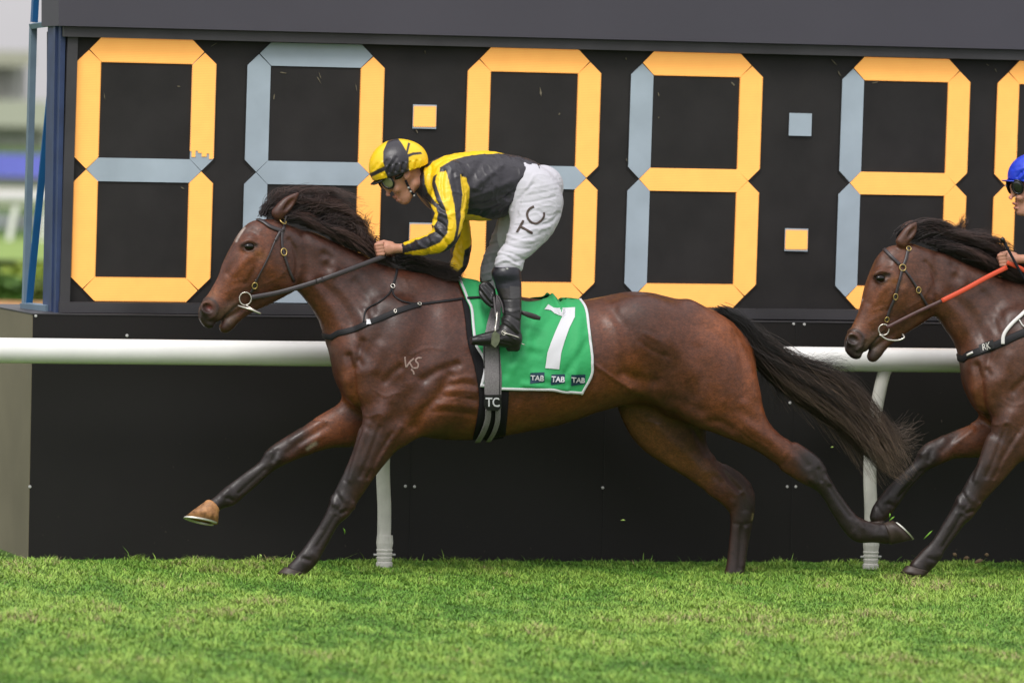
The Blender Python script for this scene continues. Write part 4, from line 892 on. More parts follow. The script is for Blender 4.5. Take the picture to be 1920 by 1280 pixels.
mane1w = [G((555, 385), (580, 372), (600, 362), (612, 355), (624, 352)), G((560, 388), (590, 372), (612, 366), (630, 362), (650, 368)), G((640, 400), (660, 400), (672, 408), (684, 405), (692, 398)), G((650, 420), (672, 425), (684, 432), (692, 428), (700, 422)), G((655, 435), (675, 448), (688, 452), (697, 446), (704, 442))]
mane1r = [G((742, 484), (758, 480), (778, 482), (800, 488), (825, 494), Y=(-.02, -.05)), G((755, 492), (780, 490), (805, 496), (830, 502), (852, 508), Y=(-.03, -.07)), G((770, 500), (795, 502), (820, 508), (845, 514), (866, 516), Y=(-.03, -.08)), G((785, 506), (805, 510), (825, 516), (845, 520), (860, 523), Y=(-.03, -.08))]
kw = dict
spec1 = kw(body=ident, head=ident, Y=0.0, n=1, h=.0058, lead=True, label='dark bay racehorse in the lead at full gallop, wearing a green cloth with number 7',
  ears=[((520, 402), (538, 383), (565, 356), -.045, -.01), ((518, 400), (534, 382), (550, 368), .05, .01)],
  hooves=[(ident, (533, 1062), (572, 1074), (519, 1075), (560, 1085), -.13, m_hoofd, 0, .052, False),
          (ident, (388, 936), (411, 957), (346, 968), (408, 982), .13, m_hoofo, -.24, .060),
          (ident, (1669, 1021), (1656, 980), (1710, 1011), (1673, 975), -.14, m_hoofd, 0.05, .058),
          (ident, (1352, 1090), (1392, 1090), (1338, 1118), (1390, 1118), .14, m_hoofd, 0, .055)],
  hair=[('tail', tail1, kw(n=2900, rad=.0016, spread=.020, wave=.048, seg=22, cols=TAILC, lenr=(.42, 1.0), clump=44, seed=4, rootspread=.015, mix=.88)),
        ('tail_wisp', wisp1, kw(n=150, rad=.0013, spread=.012, wave=.03, seg=12, cols=TAILC[:3], seed=5)),
        ('tail_wisp', wisp2, kw(n=130, rad=.0012, spread=.02, wave=.03, seg=12, cols=[(.03, .022, .018), (.11, .08, .06)], seed=6)),
        ('tail_wisp', wisp3, kw(n=60, rad=.0012, spread=.010, wave=.02, seg=12, cols=TAILC[:3], seed=7)),
        ('mane', mane1, kw(n=2600, rad=.0019, spread=.010, wave=.034, seg=16, cols=MANEC, lenr=(.35, 1.08), clump=46, seed=8, mix=.9)),
        ('mane_lock', mane1b, kw(n=900, rad=.0018, spread=.010, wave=.012, seg=9, cols=MANEC, lenr=(.5, 1.0), clump=30, seed=9)),
        ('mane_lock', mane1c, kw(n=1700, rad=.0018, spread=.007, wave=.008, seg=9, cols=HAIRC, lenr=(.6, 1.05), clump=24, seed=19)),
        ('mane_lock', mane1w, kw(n=240, rad=.0016, spread=.008, wave=.02, seg=10, cols=MANEC, lenr=(.6, 1.1), clump=24, seed=10)),
        ('mane_lock', mane1r, kw(n=1100, rad=.0019, spread=.012, wave=.014, seg=10, cols=HAIRC, lenr=(.6, 1.05), clump=30, seed=11))])
horse1, BV1, SK1 = build_horse(spec1)
# ================================================================ riders
SKIN = (.50, .25, .17); YEL = (.86, .56, .010); KBLK = (.024, .022, .029)
m_skin = mat('skin', rough=.5, spec=.4, attr='Col', sss=.08, bump=(120, .15, .001))
m_silk = mat('racing silk', rough=.40, spec=.5, attr='Col', noise=(30, .06), bump=(38, .25, .006))
m_cloth = mat('white breeches cloth', rough=.7, spec=.25, attr='Col', bump=(45, .3, .006))
m_boot = mat('boot leather', rough=.36, spec=.45, attr='Col', bump=(55, .35, .005), coat=.12)
m_cap = mat('cap silk', rough=.36, spec=.5, attr='Col', bump=(60, .2, .004))
m_matte = mat('black knit', srgb(34, 36, 44), .75, .25, bump=(400, .2, .001)); m_plast = mat('gloss black plastic', srgb(20, 20, 22), .25, .5)
m_lens = mat('goggle lens', srgb(120, 122, 88), .08, .7, coat=.6); m_lensd = mat('dark lens', srgb(26, 24, 26), .06, .7, coat=.8)
def torus(c, a, b, r, n=28, k=8):
    c, a, b = map(np.array, (c, a, b)); nn = np.cross(a, b); nn = nn/np.linalg.norm(nn); V = []; F = []
    for i in range(n):
        t = 2*math.pi*i/n; d = a*math.cos(t)+b*math.sin(t); u = d/np.linalg.norm(d)
        for j in range(k): q = 2*math.pi*j/k; V.append(c+d+u*r*math.cos(q)+nn*r*math.sin(q))
    for i in range(n):
        for j in range(k): F.append((i*k+j, i*k+(j+1) % k, ((i+1) % n)*k+(j+1) % k, ((i+1) % n)*k+j))
    return V, F
def field_for(mp, pts, ys, h, m=.05, YO=0):
    w_ = np.array([P(*mp(x, y), YO) for x, y in pts]); return Field((w_[:, 0].min()-m-.06, YO+ys[0], w_[:, 2].min()-m), (w_[:, 0].max()+m+.06, YO+ys[1], w_[:, 2].max()+m), h)
def add_rows(F, rows, mp, YO, k=.02, sub=3, grow=0):
    rr_ = [(t, b, w_+grow, Y+YO, e) for t, b, w_, Y, e in rows]
    st = [S(mp, *r) for r in rr_]; C = np.array([s[2] for s in st]); tg = np.gradient(C, axis=0) if len(C) > 2 else np.tile(C[1]-C[0], (2, 1)); out = []
    for s, t in zip(st, tg):
        n = np.array([t[2], 0, -t[0]]); n /= np.linalg.norm(n)+1e-9; out.append([*s[2], abs((s[1]-s[0])@n)/2+grow, s[3], s[5]])
    F.chain(out, k, sub, blur=5)
TORSO = [((801, 308), (806, 370), .085, 0, 0), ((822, 299), (824, 390), .165, .0, 0), ((850, 290), (850, 408), .19, 0, 0), ((885, 285), (880, 413), .185, 0, 0), ((915, 283), (908, 414), .175, 0, 0), ((948, 285), (935, 405), .165, 0, 0), ((978, 286), (960, 382), .155, 0, 0), ((1000, 297), (986, 350), .145, 0, 0)]
COLLAR = [((786, 305), (781, 362), .052, 0, 0), ((805, 309), (803, 371), .075, 0, 0)]
NSLEEVE = [((816, 330), (872, 326), .07, -.14, 0), ((809, 352), (877, 350), .072, -.17, 0), ((808, 382), (875, 386), .068, -.205, 0), ((811, 413), (868, 417), .064, -.235, 0), ((812, 432), (858, 452), .058, -.25, 0), ((806, 437), (828, 472), .052, -.235, 0), ((790, 443), (798, 479), .043, -.18, 0), ((772, 448), (775, 479), .034, -.125, 0), ((759, 454), (761, 477), .026, -.09, 0)]
FSLEEVE = [((838, 380), (878, 378), .06, .17, 0), ((842, 420), (880, 418), .06, .2, 0), ((846, 460), (883, 462), .06, .23, 0), ((842, 494), (872, 508), .052, .235, 0), ((818, 494), (828, 520), .042, .19, 0), ((785, 480), (790, 504), .034, .12, 0), ((757, 470), (760, 490), .026, .07, 0)]
NLEG = [((1000, 306), (955, 372), .12, -.03, 0), ((1032, 322), (955, 392), .125, -.07, 0), ((1056, 352), (950, 412), .115, -.10, 0), ((1058, 388), (940, 440), .098, -.14, 0), ((1042, 420), (928, 466), .085, -.18, 0), ((1014, 452), (919, 490), .072, -.215, 0), ((990, 476), (920, 500), .058, -.235, 0), ((982, 494), (928, 505), .048, -.24, 0)]
FLEG = [((1000, 330), (950, 392), .12, .03, 0), ((1000, 380), (936, 425), .10, .08, 0), ((985, 430), (918, 462), .078, .13, 0), ((960, 470), (905, 490), .062, .18, 0), ((945, 505), (900, 510), .055, .2, 0), ((940, 535), (902, 533), .048, .21, 0)]
NBOOT = [((925, 512), (975, 508), .052, -.245, 0), ((930, 535), (977, 535), .05, -.26, 0), ((939, 562), (977, 565), .047, -.28, 0), ((943, 590), (977, 590), .043, -.305, 0), ((938, 612), (976, 612), .042, -.325, 0), ((936, 632), (975, 634), .040, -.33, 0)]
NFOOT = [((968, 620), (966, 655), .034, -.335, 0), ((938, 617), (940, 651), .037, -.335, 0), ((906, 624), (908, 649), .037, -.335, 0), ((881, 632), (881, 646), .027, -.335, 0)]
FBOOT = [((900, 520), (940, 520), .05, .21, 0), ((905, 560), (938, 560), .043, .25, 0), ((908, 600), (940, 600), .04, .30, 0), ((905, 630), (940, 632), .038, .33, 0), ((880, 640), (905, 655), .034, .335, 0), ((860, 650), (865, 660), .025, .335, 0)]
def build_rider(sp):
    B, Hm, HnM, YO = sp['body'], sp['head'], sp['hand'], sp['Y']
    root = empty('person', tuple(P(*B(950, 540), YO))); tag(root, sp['label'], 'person', 'jockeys')
    q = lambda x, y, Y: P(*Hm(x, y), YO+Y); hb_ = lambda x, y, Y: P(*HnM(x, y), YO+Y)
    # ---- body: one continuous surface under the clothes
    F = field_for(B, [(690, 262), (1060, 655)], (-.40, .40), .0042, .05, YO)
    sh = lambda rows, f: [(t, b, w_*f, Y, e) for t, b, w_, Y, e in rows]
    for rows, g in ((TORSO[:-2], -.022), (NLEG, -.015), (FLEG, -.014), (NBOOT, -.012), (NFOOT[:-1], -.016), (FBOOT, -.012)): add_rows(F, rows, B, YO, .03, 2, g)
    for rows in (NSLEEVE, FSLEEVE):
        pts = [((r[0][0]+r[1][0])/2, (r[0][1]+r[1][1])/2, r[3]) for r in rows]
        n = len(pts)
        F.chain([[*(P(*(HnM if i > n-4 else B)(x, y), YO+Y)), .045-.022*i/(n-1), .045-.022*i/(n-1), 0] for i, (x, y, Y) in enumerate(pts)], .02)
    ta = sp.get('headtilt', 0)
    F.ell(q(752, 318, 0), (.092, .074, .098), 20+ta, .02)
    F.cap(q(745, 335, 0), q(756, 366, 0), .056, .036, .03)
    F.cap(q(722, 344, 0), q(729, 357, 0), .024, .012, .015); F.cap(q(729, 356, 0), q(727, 364.5, 0), .009, .0105, .008)
    for s_ in (-1, 1):
        F.cap(q(776, 345, .046*s_), q(763, 374, .016*s_), .022, .018, .02); F.ell(q(742, 354, .038*s_), (.020, .018, .02), 0, .02)
        F.ell(q(763, 326.5, .078*s_), (.019, .010, .029), -10+ta, .006); F.ell(q(761, 326, .090*s_), (.010, .007, .017), -10+ta, .004, True)
        F.ell(q(729.5, 366, .012*s_), (.008, .007, .006), 0, .006)
        F.cap(q(738, 362, .026*s_), q(750, 369, .028*s_), .0035, .003, .008, True)
    F.ell(q(740, 370, 0), (.013, .021, .0065), -30, .008); F.ell(q(746.5, 376, 0), (.013, .019, .007), -30, .008); F.cap(q(741.5, 374, -.024), q(741.5, 374, .024), .0028, .0028, .003, True)
    F.cap(q(748, 371.5, -.030), q(741, 373, -.016), .0028, .0028, .003, True)
    F.ell(q(757, 378, 0), (.017, .020, .014), 0, .015)
    F.cap(q(778, 335, 0), P(*B(812, 345), YO), .052, .066, .03)
    for s_ in (-1, 1):                                    # hands: palm, four curled fingers, thumb
        o = -.075 if s_ < 0 else .055
        dx, dy = (0, 0) if s_ < 0 else (8, 4)
        h_ = lambda x, y, Y: hb_(x+dx, y+dy, o+Y*(-s_))
        F.cap(h_(757, 465.5, 0), h_(738, 466, 0), .023, .024, .015)
        F.ell(h_(728, 466, 0), (.033, .018, .031), 12, .012)
        for i in range(4):
            k0, k1 = h_(716+i*.8, 457.5+i*6.2, -.012), h_(705+i*1.4, 459+i*6.0, -.008); k2 = h_(703.5+i*1.6, 464+i*5.2, .014); k3 = h_(712+i*1.2, 466+i*4.6, .022)
            F.cap(k0, k1, .0098, .0092, .004); F.cap(k1, k2, .0090, .0084, .003); F.cap(k2, k3, .0084, .0075, .003)
        F.cap(h_(735, 457, .006), h_(720, 453.5, .012), .0115, .010, .006); F.cap(h_(720, 453.5, .012), h_(708, 455.5, .012), .010, .0085, .004)
    V, Q = F.nets(1); del F
    sk = Skin(V, Q, YO, SKIN)
    sk.paint([(755, 312), (782, 315)], 12, (.10, .045, .02), .75, None, Hm); sk.paint([(742, 326), (755, 338), (765, 343), (775, 332)], 4, (.23, .10, .045), .55, None, Hm)
    sk.paint([(726, 365), (740, 372)], 8, (.50, .19, .14), .5, None, Hm); sk.paint([(740, 371), (746, 377)], 3, (.40, .13, .11), .6, None, Hm); sk.paint([(762, 325)], 6, (.55, .22, .17), .5, None, Hm)
    sk.paint([(753, 374), (765, 372)], 7, (.33, .17, .12), .4, None, Hm)
    sk.paint([(703, 462), (708, 478)], 4, (.5, .2, .15), .4, None, HnM)
    body = sk.build('body', m_skin, root); bvb = bvh_of(sk.V, sk.Q)
    # ---- jacket
    F = field_for(B, [(757, 283), (1010, 524)], (-.36, .34), .0045, .03, YO)
    add_rows(F, TORSO, B, YO, .0, 3); add_rows(F, COLLAR, B, YO, .012, 2); add_rows(F, NSLEEVE, B, YO, .022); add_rows(F, FSLEEVE, B, YO, .02)
    F.ell(P(*B(846, 342), YO-.14), (.075, .075, .085), 0, .04)
    F.ell(P(*B(835, 335), YO+.14), (.07, .07, .08), 0, .04)
    F.ell(P(*B(784, 334), YO), (.012, .052, .09), 12, .006, True)
    F.chain([[*P(*B(995, 322), YO), .075, .115, 0], [*P(*B(1014, 330), YO), .07, .11, 0]], .01, sub_=True) if False else None
    V, Q = F.nets(1); del F
    sk = Skin(V, Q, YO, sp['jbase']); sk.x, sk.y = proj(sk.V); nr = (-9, .09); fs = (.12, 9)
    if sp['silks']:
        A_ = sp['jaccent']; f_ = lambda p, yr=nr: sk.fill(p, A_, yr, None, 1.0, B)
        f_([(796, 318), (812, 303), (835, 292), (872, 282), (948, 280), (945, 288), (910, 289), (875, 294), (850, 301), (825, 314), (824, 322), (812, 332), (809, 345), (812, 362), (822, 382), (817, 380), (803, 362), (797, 345)], (-9, .3))
        f_([(820, 324), (835, 319), (838, 325), (845, 352), (852, 385), (856, 427), (851, 450), (832, 469), (810, 482), (765, 484), (758, 474), (800, 466), (825, 455), (839, 437), (841, 415), (835, 390), (830, 380), (821, 357), (816, 340)])
        f_([(863, 327), (876, 334), (880, 352), (878, 392), (870, 424), (858, 444), (865, 402), (867, 365)])
        f_([(754, 452), (767, 440), (800, 433), (815, 426), (815, 434), (785, 449), (758, 460)]); f_([(803, 378), (818, 390), (822, 400), (815, 424), (808, 418), (816, 400)])
        f_([(872, 402), (886, 403), (922, 412), (922, 420), (880, 422), (870, 418)])
        f_([(866, 380), (881, 400), (888, 455), (872, 470), (866, 500), (845, 522), (838, 512), (850, 480), (856, 450), (850, 430)], fs); f_([(784, 478), (812, 486), (812, 494), (784, 488)], fs)
        for s_ in (1,):                                   # far flank repeats the hoops
            sk.fill([(835, 300), (860, 295), (880, 400), (860, 400)], A_, (.1, 9), 'far', 1, B)
    else: sk.fill([(800, 370), (870, 370), (860, 500), (740, 500)], sp['jaccent'], None, None, 1, B)
    st = lambda L, w_, a, yr=nr: sk.stroke(L, w_, a, yr, B)
    for L, w_, a in [([(832, 320), (828, 345), (832, 372)], 4, -.008), ([(850, 325), (858, 365), (862, 400)], 4, -.006), ([(818, 380), (828, 392), (838, 396)], 3.5, -.008), ([(822, 396), (835, 404), (850, 400)], 4, .006), ([(815, 412), (830, 420), (838, 432)], 3.5, -.008),
                     ([(812, 422), (826, 434), (836, 448)], 3.5, .006), ([(818, 436), (832, 446), (840, 460)], 3, -.007), ([(800, 440), (806, 458), (804, 476)], 3, -.004), ([(780, 450), (790, 462), (800, 466)], 3, .005), ([(768, 452), (772, 466), (770, 478)], 3, -.003),
                     ([(880, 340), (892, 322), (905, 300)], 6, -.006), ([(890, 352), (915, 330), (940, 312)], 6, .006), ([(880, 385), (920, 380), (965, 362)], 5, -.006), ([(885, 372), (920, 358), (958, 340)], 6, .005), ([(905, 400), (935, 388), (960, 370)], 4, -.005),
                     ([(950, 372), (965, 355), (985, 335)], 3.5, -.008), ([(956, 380), (972, 362), (990, 345)], 3, .006), ([(935, 395), (950, 380)], 4, .005), ([(868, 395), (885, 398), (900, 405)], 4, -.005), ([(808, 312), (806, 345), (815, 370)], 3.5, -.008),
                     ([(840, 300), (870, 300), (900, 296)], 8, .005), ([(980, 300), (990, 315), (988, 330)], 4, -.005), ([(868, 330), (874, 360), (870, 390)], 3, -.010), ([(797, 315), (793, 340), (796, 368)], 3, .006), ([(920, 300), (935, 320), (930, 345)], 7, .004)]: st(L, w_, a)
    for L, w_, a in [([(850, 430), (865, 450), (875, 480)], 4, -.007), ([(850, 470), (862, 488), (870, 500)], 4, .006), ([(868, 420), (862, 460)], 3, -.005)]: st(L, w_, a, fs)
    w3 = vnoise(sk.V*np.array([1, 1, .6]), 26, 3); w4 = vnoise(sk.V*np.array([.7, 1, 1]), 60, 4); sk.D += .0030*np.clip(1-2.6*np.abs(w3), 0, 1)**2+.0008*np.clip(1-3*np.abs(w4), 0, 1)-.0008; sk.apply(); jk = sk.build('jacket', m_silk, root); bvj = bvh_of(sk.V, sk.Q)
    # ---- breeches
    F = field_for(B, [(900, 305), (1060, 536)], (-.34, .32), .0045, .03, YO)
    add_rows(F, NLEG, B, YO, .02); add_rows(F, FLEG, B, YO, .03)
    F.ell(P(*B(1015, 352), YO+.05), (.11, .13, .115), -20, .04)
    V, Q = F.nets(1); del F
    sk = Skin(V, Q, YO, sp['pants']); sk.x, sk.y = proj(sk.V)
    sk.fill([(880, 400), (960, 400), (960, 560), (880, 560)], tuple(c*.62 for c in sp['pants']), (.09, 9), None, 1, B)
    st = lambda L, w_, a, yr=nr: sk.stroke(L, w_, a, yr, B)
    for i in range(11): y = 345+i*14; st([(985-i*4, y+8), (1015-i*4, y+4), (1050-i*5, y-4)], 2.4, (-.0032 if i % 3 else .0032)*random.uniform(.4, 1.2))
    for L, w_, a in [([(960, 390), (975, 370), (1000, 345)], 3, -.005), ([(925, 480), (945, 478), (968, 492)], 2.5, -.005), ([(930, 495), (948, 488), (972, 498)], 2.5, .005), ([(940, 470), (960, 475), (985, 488)], 3, -.005), ([(1000, 330), (985, 360), (975, 400)], 3, .004),
                     ([(950, 440), (975, 450), (1000, 452)], 3, .004), ([(945, 455), (970, 465), (992, 466)], 3, -.005), ([(1020, 420), (1035, 415), (1050, 400)], 3, -.006), ([(1010, 432), (1030, 425)], 3, .005), ([(1010, 395), (1030, 405), (1048, 398)], 3, -.004)]: st(L, w_, a)
    for i in range(6): y = 440+i*17; st([(905, y+6), (925, y), (940, y-4)], 2.5, -.005 if i % 2 else .004, (.09, 9))
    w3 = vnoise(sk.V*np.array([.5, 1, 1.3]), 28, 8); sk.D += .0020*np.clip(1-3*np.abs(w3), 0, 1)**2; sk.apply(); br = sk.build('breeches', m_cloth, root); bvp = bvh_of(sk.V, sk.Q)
    if sp['letters']:
        m_l = mat('letter brown', srgb(66, 52, 44), .7)
        lt = strap('letter', [(969.5, 436), (981.5, 414)], .0125, m_l, br, bvp, .004, .001, 12); strap('letter_stem', [(976.5, 425.5), (998, 437.5)], .0125, m_l, br, bvp, .004, .001, 12)
        strap('letter', [(1001, 387.5), (993, 392), (988.5, 400), (990, 410), (997, 417.5), (1006, 419.5), (1014, 414), (1019, 406), (1019.5, 398)], .0115, m_l, br, bvp, .004, .001, 30)
    # ---- boots
    for rows, foot, nm in ((NBOOT, NFOOT, 'near'), (FBOOT, None, 'far')):
        xs = [p[0] for r in rows for p in r[:2]]+([875] if foot else [])
        F = field_for(B, [(min(xs)-2, 500), (max(xs)+2, 662)], ((-.39, -.18) if foot else (.13, .40)), .004, .01, YO)
        add_rows(F, rows, B, YO, 0, 3, .002)
        if foot:
            F.ell(P(*B(948, 514), YO-.25), (.068, .060, .050), 0, .02)
            add_rows(F, foot, B, YO, .018, 3)
            F.cap(P(*B(968, 651), YO-.335), P(*B(955, 653), YO-.335), .022, .016, .006)
        V, Q = F.nets(1); sk = Skin(V, Q, YO, (.012, .011, .012)); sk.x, sk.y = proj(sk.V)
        if foot:
            sk.fill([(915, 480), (985, 480), (985, 536), (956, 536), (954, 541), (930, 541)], (.010, .011, .017), None, None, 1, B); sk.fill([(956, 536), (976, 538), (976, 560), (957, 560)], (.045, .043, .045), None, None, 1, B); sk.fill([(936, 541), (956, 540), (955, 560), (944, 562)], (.02, .017, .016), None, None, 1, B)
            st = lambda L, w_, a: sk.stroke(L, w_, a, None, B)
            for L, w_, a in [([(936, 596), (955, 602), (972, 622)], 2.5, .004), ([(934, 604), (950, 612), (970, 628)], 2.2, -.005), ([(938, 590), (955, 592), (975, 602)], 2.5, -.004), ([(934, 612), (948, 622), (965, 636)], 2.2, .004), ([(945, 580), (960, 584), (974, 580)], 3, .003), ([(900, 630), (925, 628), (938, 632)], 2.5, -.004), ([(940, 640), (960, 645)], 2, -.003), ([(930, 561), (955, 562), (976, 561)], 1.2, -.002)]: st(L, w_, a)
        sk.apply(); bo = sk.build('boot', m_boot, root)
        if foot and sp['letters']:
            bvx = bvh_of(sk.V, sk.Q)
            strap('spur', [(940, 622), (955, 627), (973, 633)], .006, m_steel, bo, bvx, .003, .002, 14); h = hit(bvx, 945, 624)
            if h: V2, F2 = torus(h[0]+h[1]*.006, (.011, 0, 0), (0, 0, .011), .0022); mesh('spur_ring', V2, F2, m_steel, bo, True)
            strap('spur_tip', [P(975, 643, YO-.32), P(984, 646.5, YO-.33)], .005, m_steel, bo, n=4)
            c = hit(bvx, 951, 504)
            if c: mm = MB(); p = c[0]+c[1]*.003; mm.slab([(p[0]-.008, p[1], p[2]), (p[0], p[1], p[2]-.005), (p[0]+.008, p[1], p[2]), (p[0], p[1], p[2]+.005)], .002); mm.build('emblem', m_screw, bo)
    # ---- helmet
    tr = sp.get('headtilt', 0)
    F = field_for(Hm, [(688, 258), (798, 352)], (-.16, .16), .0036, .05, YO)
    F.ell(q(744, 309, 0), (.146, .112, .128), 22+tr, 0); F.ell(q(772, 300, 0), (.075, .10, .075), 0, .04)
    a, b = q(692, 342, 0), q(790, 309, 0); d = b-a
    F.cut(a, (-d[2]*-1, 0, -d[0]), .004)
    F.ell(q(750, 330, 0), (.10, .083, .085), 20+tr, .004, True)
    V, Q = F.nets(1); sk = Skin(V, Q, YO, sp['cap']); sk.x, sk.y = proj(sk.V)
    wob = [((716+i*8, 321-i*1.6), ) for i in range(8)]
    for i in range(12):
        x = 716+i*6.4; y = 322-i*1.2
        sk.stroke([(x, y+4), (x+1.5, y-8)], 2.0, .006 if i % 2 else -.006, None, Hm)
    for i in range(5): sk.stroke([(700+i*9, 318-i*2), (707+i*9, 308-i*3)], 3, .004 if i % 2 else -.003, None, Hm)
    if sp['silks']:
        K = KBLK; f_ = lambda p, c=K: sk.fill(p, c, None, None, 1, Hm)
        f_([(726, 266), (735, 258), (745, 258), (753, 268), (760, 280), (766, 292), (768, 324), (756, 340), (730, 344), (722, 320), (718.5, 304), (718.5, 284)]); f_([(690, 327), (720, 312), (727, 312), (727, 318), (692, 334)]); f_([(761, 286), (765, 267), (769.5, 269), (764, 290)]); f_([(760, 291), (774, 286), (789, 285), (792, 289), (775, 291), (762, 297)])
    sk.apply(); hl = sk.build('helmet', m_cap, root)
    F = field_for(Hm, [(688, 330), (735, 352)], (-.12, .12), .0036, .03, YO)
    pk = sp.get('peak', [((722, 326), (723, 331), .085, 0, 0), ((708, 337), (710, 342), .075, 0, 0), ((697, 344), (699, 348), .055, 0, 0), ((691, 349), (692, 351), .03, 0, 0)])
    add_rows(F, pk, Hm, YO, 0, 3); V, Q = F.nets(1)
    mesh('peak', V, Q, m_plast if sp['silks'] else mat('blue peak', (.01, .035, .42, 1), .4), hl, True)
    # ---- goggles
    c = q(727, 341, -.052); a = q(735, 351, -.066)-q(719, 332, -.036); a = a/np.linalg.norm(a); n_ = np.array([-.62, -.74, -.22]); n_ /= np.linalg.norm(n_)
    a = a-n_*(a@n_); a /= np.linalg.norm(a); b = np.cross(n_, a)
    for k_, cc in ((0, c), (1, c*np.array([1, -1, 1])+np.array([0, 2*YO, 0]))):
        nn = n_.copy(); aa, bb = a.copy(), b.copy()
        if k_: nn[1] *= -1; aa[1] *= -1; bb[1] *= -1
        V2, F2 = torus(cc, aa*.036, bb*.029, .0055); g1 = mesh('goggle_frame', V2, F2, m_plast, root, True)
        Vd = []; Fd = []
        for i in range(6):
            for j in range(20):
                r_ = math.sin(i/5*math.pi/2); Vd.append(cc+aa*.035*r_*math.cos(j*.3142)+bb*.028*r_*math.sin(j*.3142)+nn*.008*math.cos(i/5*math.pi/2))
        for i in range(5):
            for j in range(20): Fd.append((i*20+j, i*20+(j+1) % 20, (i+1)*20+(j+1) % 20, (i+1)*20+j))
        mesh('lens', Vd, Fd, m_lens if sp['silks'] else m_lensd, g1, True)
    g2 = MB(); g2.tube([q(720, 338, -.03), q(717, 337, 0), q(720, 338, .03)], .012, 8); g2.build('goggle_bridge', m_plast, root, True)
    strap('goggle_strap', [Hm(741, 334), Hm(750, 331), Hm(758, 320)], .018, m_plast, root, bvb, .004, .003, 12)
    strap('chin_strap', [Hm(760, 338), Hm(766, 350), Hm(773, 362), Hm(776, 370)], .012, m_matte, root, bvb, .004, .003, 14)
    for t_ in ((766, 351), (770, 358), (774, 365)):
        h = hit(bvb, *Hm(*t_))
        if h: mm = MB(); p = h[0]+h[1]*.008; mm.box(tuple(p-.004), tuple(p+.004)); mm.build('chin_strap_stud', m_screw, root)
    return root
rider1 = build_rider(kw(body=ident, head=ident, hand=ident, Y=0.0, silks=True, letters=True, jbase=KBLK, jaccent=YEL, cap=YEL, pants=(.52, .515, .56),
    label='jockey in yellow and black silks and white breeches crouched over the leading horse'))
# ================================================================ tack of the leading horse
GRN = (.035, .36, .12)
m_green = mat('green cloth', rough=.62, spec=.3, attr='Col', bump=(34, .35, .008)); m_white = mat('white binding', (.62, .62, .65, 1), .6, .3)
m_girth = mat('grey elastic web', srgb(122, 118, 120), .75, .25, noise=(160, .25), bump=(260, .4, .001)); m_pad = mat('black pad', srgb(24, 23, 26), .8, .2)
m_patch = mat('navy teal patch', srgb(14, 52, 72), .6); m_patchk = mat('black patch', srgb(20, 20, 22), .6); m_wht = mat('print white', (.64, .64, .68, 1), .6)
def coons(L, Rr, T, B, nu, nv):
    l, r, t, b = spline(L, nv), spline(Rr, nv), spline(T, nu), spline(B, nu); u = np.linspace(0, 1, nu)[None, :, None]; v = np.linspace(0, 1, nv)[:, None, None]
    return (1-u)*l[:, None]+u*r[:, None]+(1-v)*t[None]+v*b[None]-((1-u)*(1-v)*l[0]+u*(1-v)*r[0]+(1-u)*v*l[-1]+u*v*r[-1])
def patch(name, G2, bv, off, m, parent, th=.003, wr=None, col=None, miss='drop'):
    nv, nu, _ = G2.shape; pts = np.zeros((nv, nu, 3)); ok = np.zeros((nv, nu), bool); nr = np.zeros((nv, nu, 3))
    for i in range(nv):
        for j in range(nu):
            h = hit(bv, *G2[i, j])
            if h is not None: pts[i, j], nr[i, j] = h; ok[i, j] = True
    # points above the silhouette: rest on the middle plane
    for i in range(nv):
        for j in range(nu):
            if not ok[i, j]:
                pts[i, j] = P(*G2[i, j], -.03); nr[i, j] = (0, -.3, .95)
    for _ in range(6):
        q = nr.copy(); q[1:-1] += nr[:-2]+nr[2:]; q[:, 1:-1] += nr[:, :-2]+nr[:, 2:]; nr = q/np.linalg.norm(q, axis=2, keepdims=True)
    o_ = np.full((nv, nu), off) if wr is None else off+wr(G2[..., 0], G2[..., 1])
    A = pts+nr*o_[..., None]; Bk = pts+nr*(o_[..., None]-th)
    V = np.vstack([A.reshape(-1, 3), Bk.reshape(-1, 3)]); N = nv*nu; F = []
    for i in range(nv-1):
        for j in range(nu-1):
            a, b, c, d = i*nu+j, i*nu+j+1, (i+1)*nu+j+1, (i+1)*nu+j; F.append((a, d, c, b)); F.append((a+N, b+N, c+N, d+N))
    rim = [j for j in range(nu)]+[i*nu+nu-1 for i in range(1, nv)]+[(nv-1)*nu+j for j in range(nu-2, -1, -1)]+[i*nu for i in range(nv-2, 0, -1)]
    for k in range(len(rim)): a, b = rim[k], rim[(k+1) % len(rim)]; F.append((a, b, b+N, a+N))
    C = None if col is None else np.tile(np.array(col), (len(V), 1))
    o = mesh(name, V, F, m, parent, True, C); return o, bvh_of(A.reshape(-1, 3), [f for f in F if max(f) < N]), A, nr
cl = empty('saddle_cloth', tuple(P(1000, 650, -.25))); tag(cl, 'bright green saddle cloth with white edge and number 7 on the leading horse', 'saddle cloth')
Lf = [(855, 523), (871, 561), (880, 583), (885, 628), (890, 650), (904, 673), (906, 692), (899, 724)]; Rt = [(1091, 566), (1101, 583), (1107, 631), (1111, 673), (1109, 703), (1090, 737)]
Tp = [(855, 523), (892, 531), (930, 548), (977, 567), (1005, 569), (1019, 567), (1034, 561), (1049, 567), (1061, 564), (1091, 566)]; Bt = [(899, 724), (925, 730), (953, 731), (1000, 731), (1031, 731), (1055, 735), (1090, 737)]
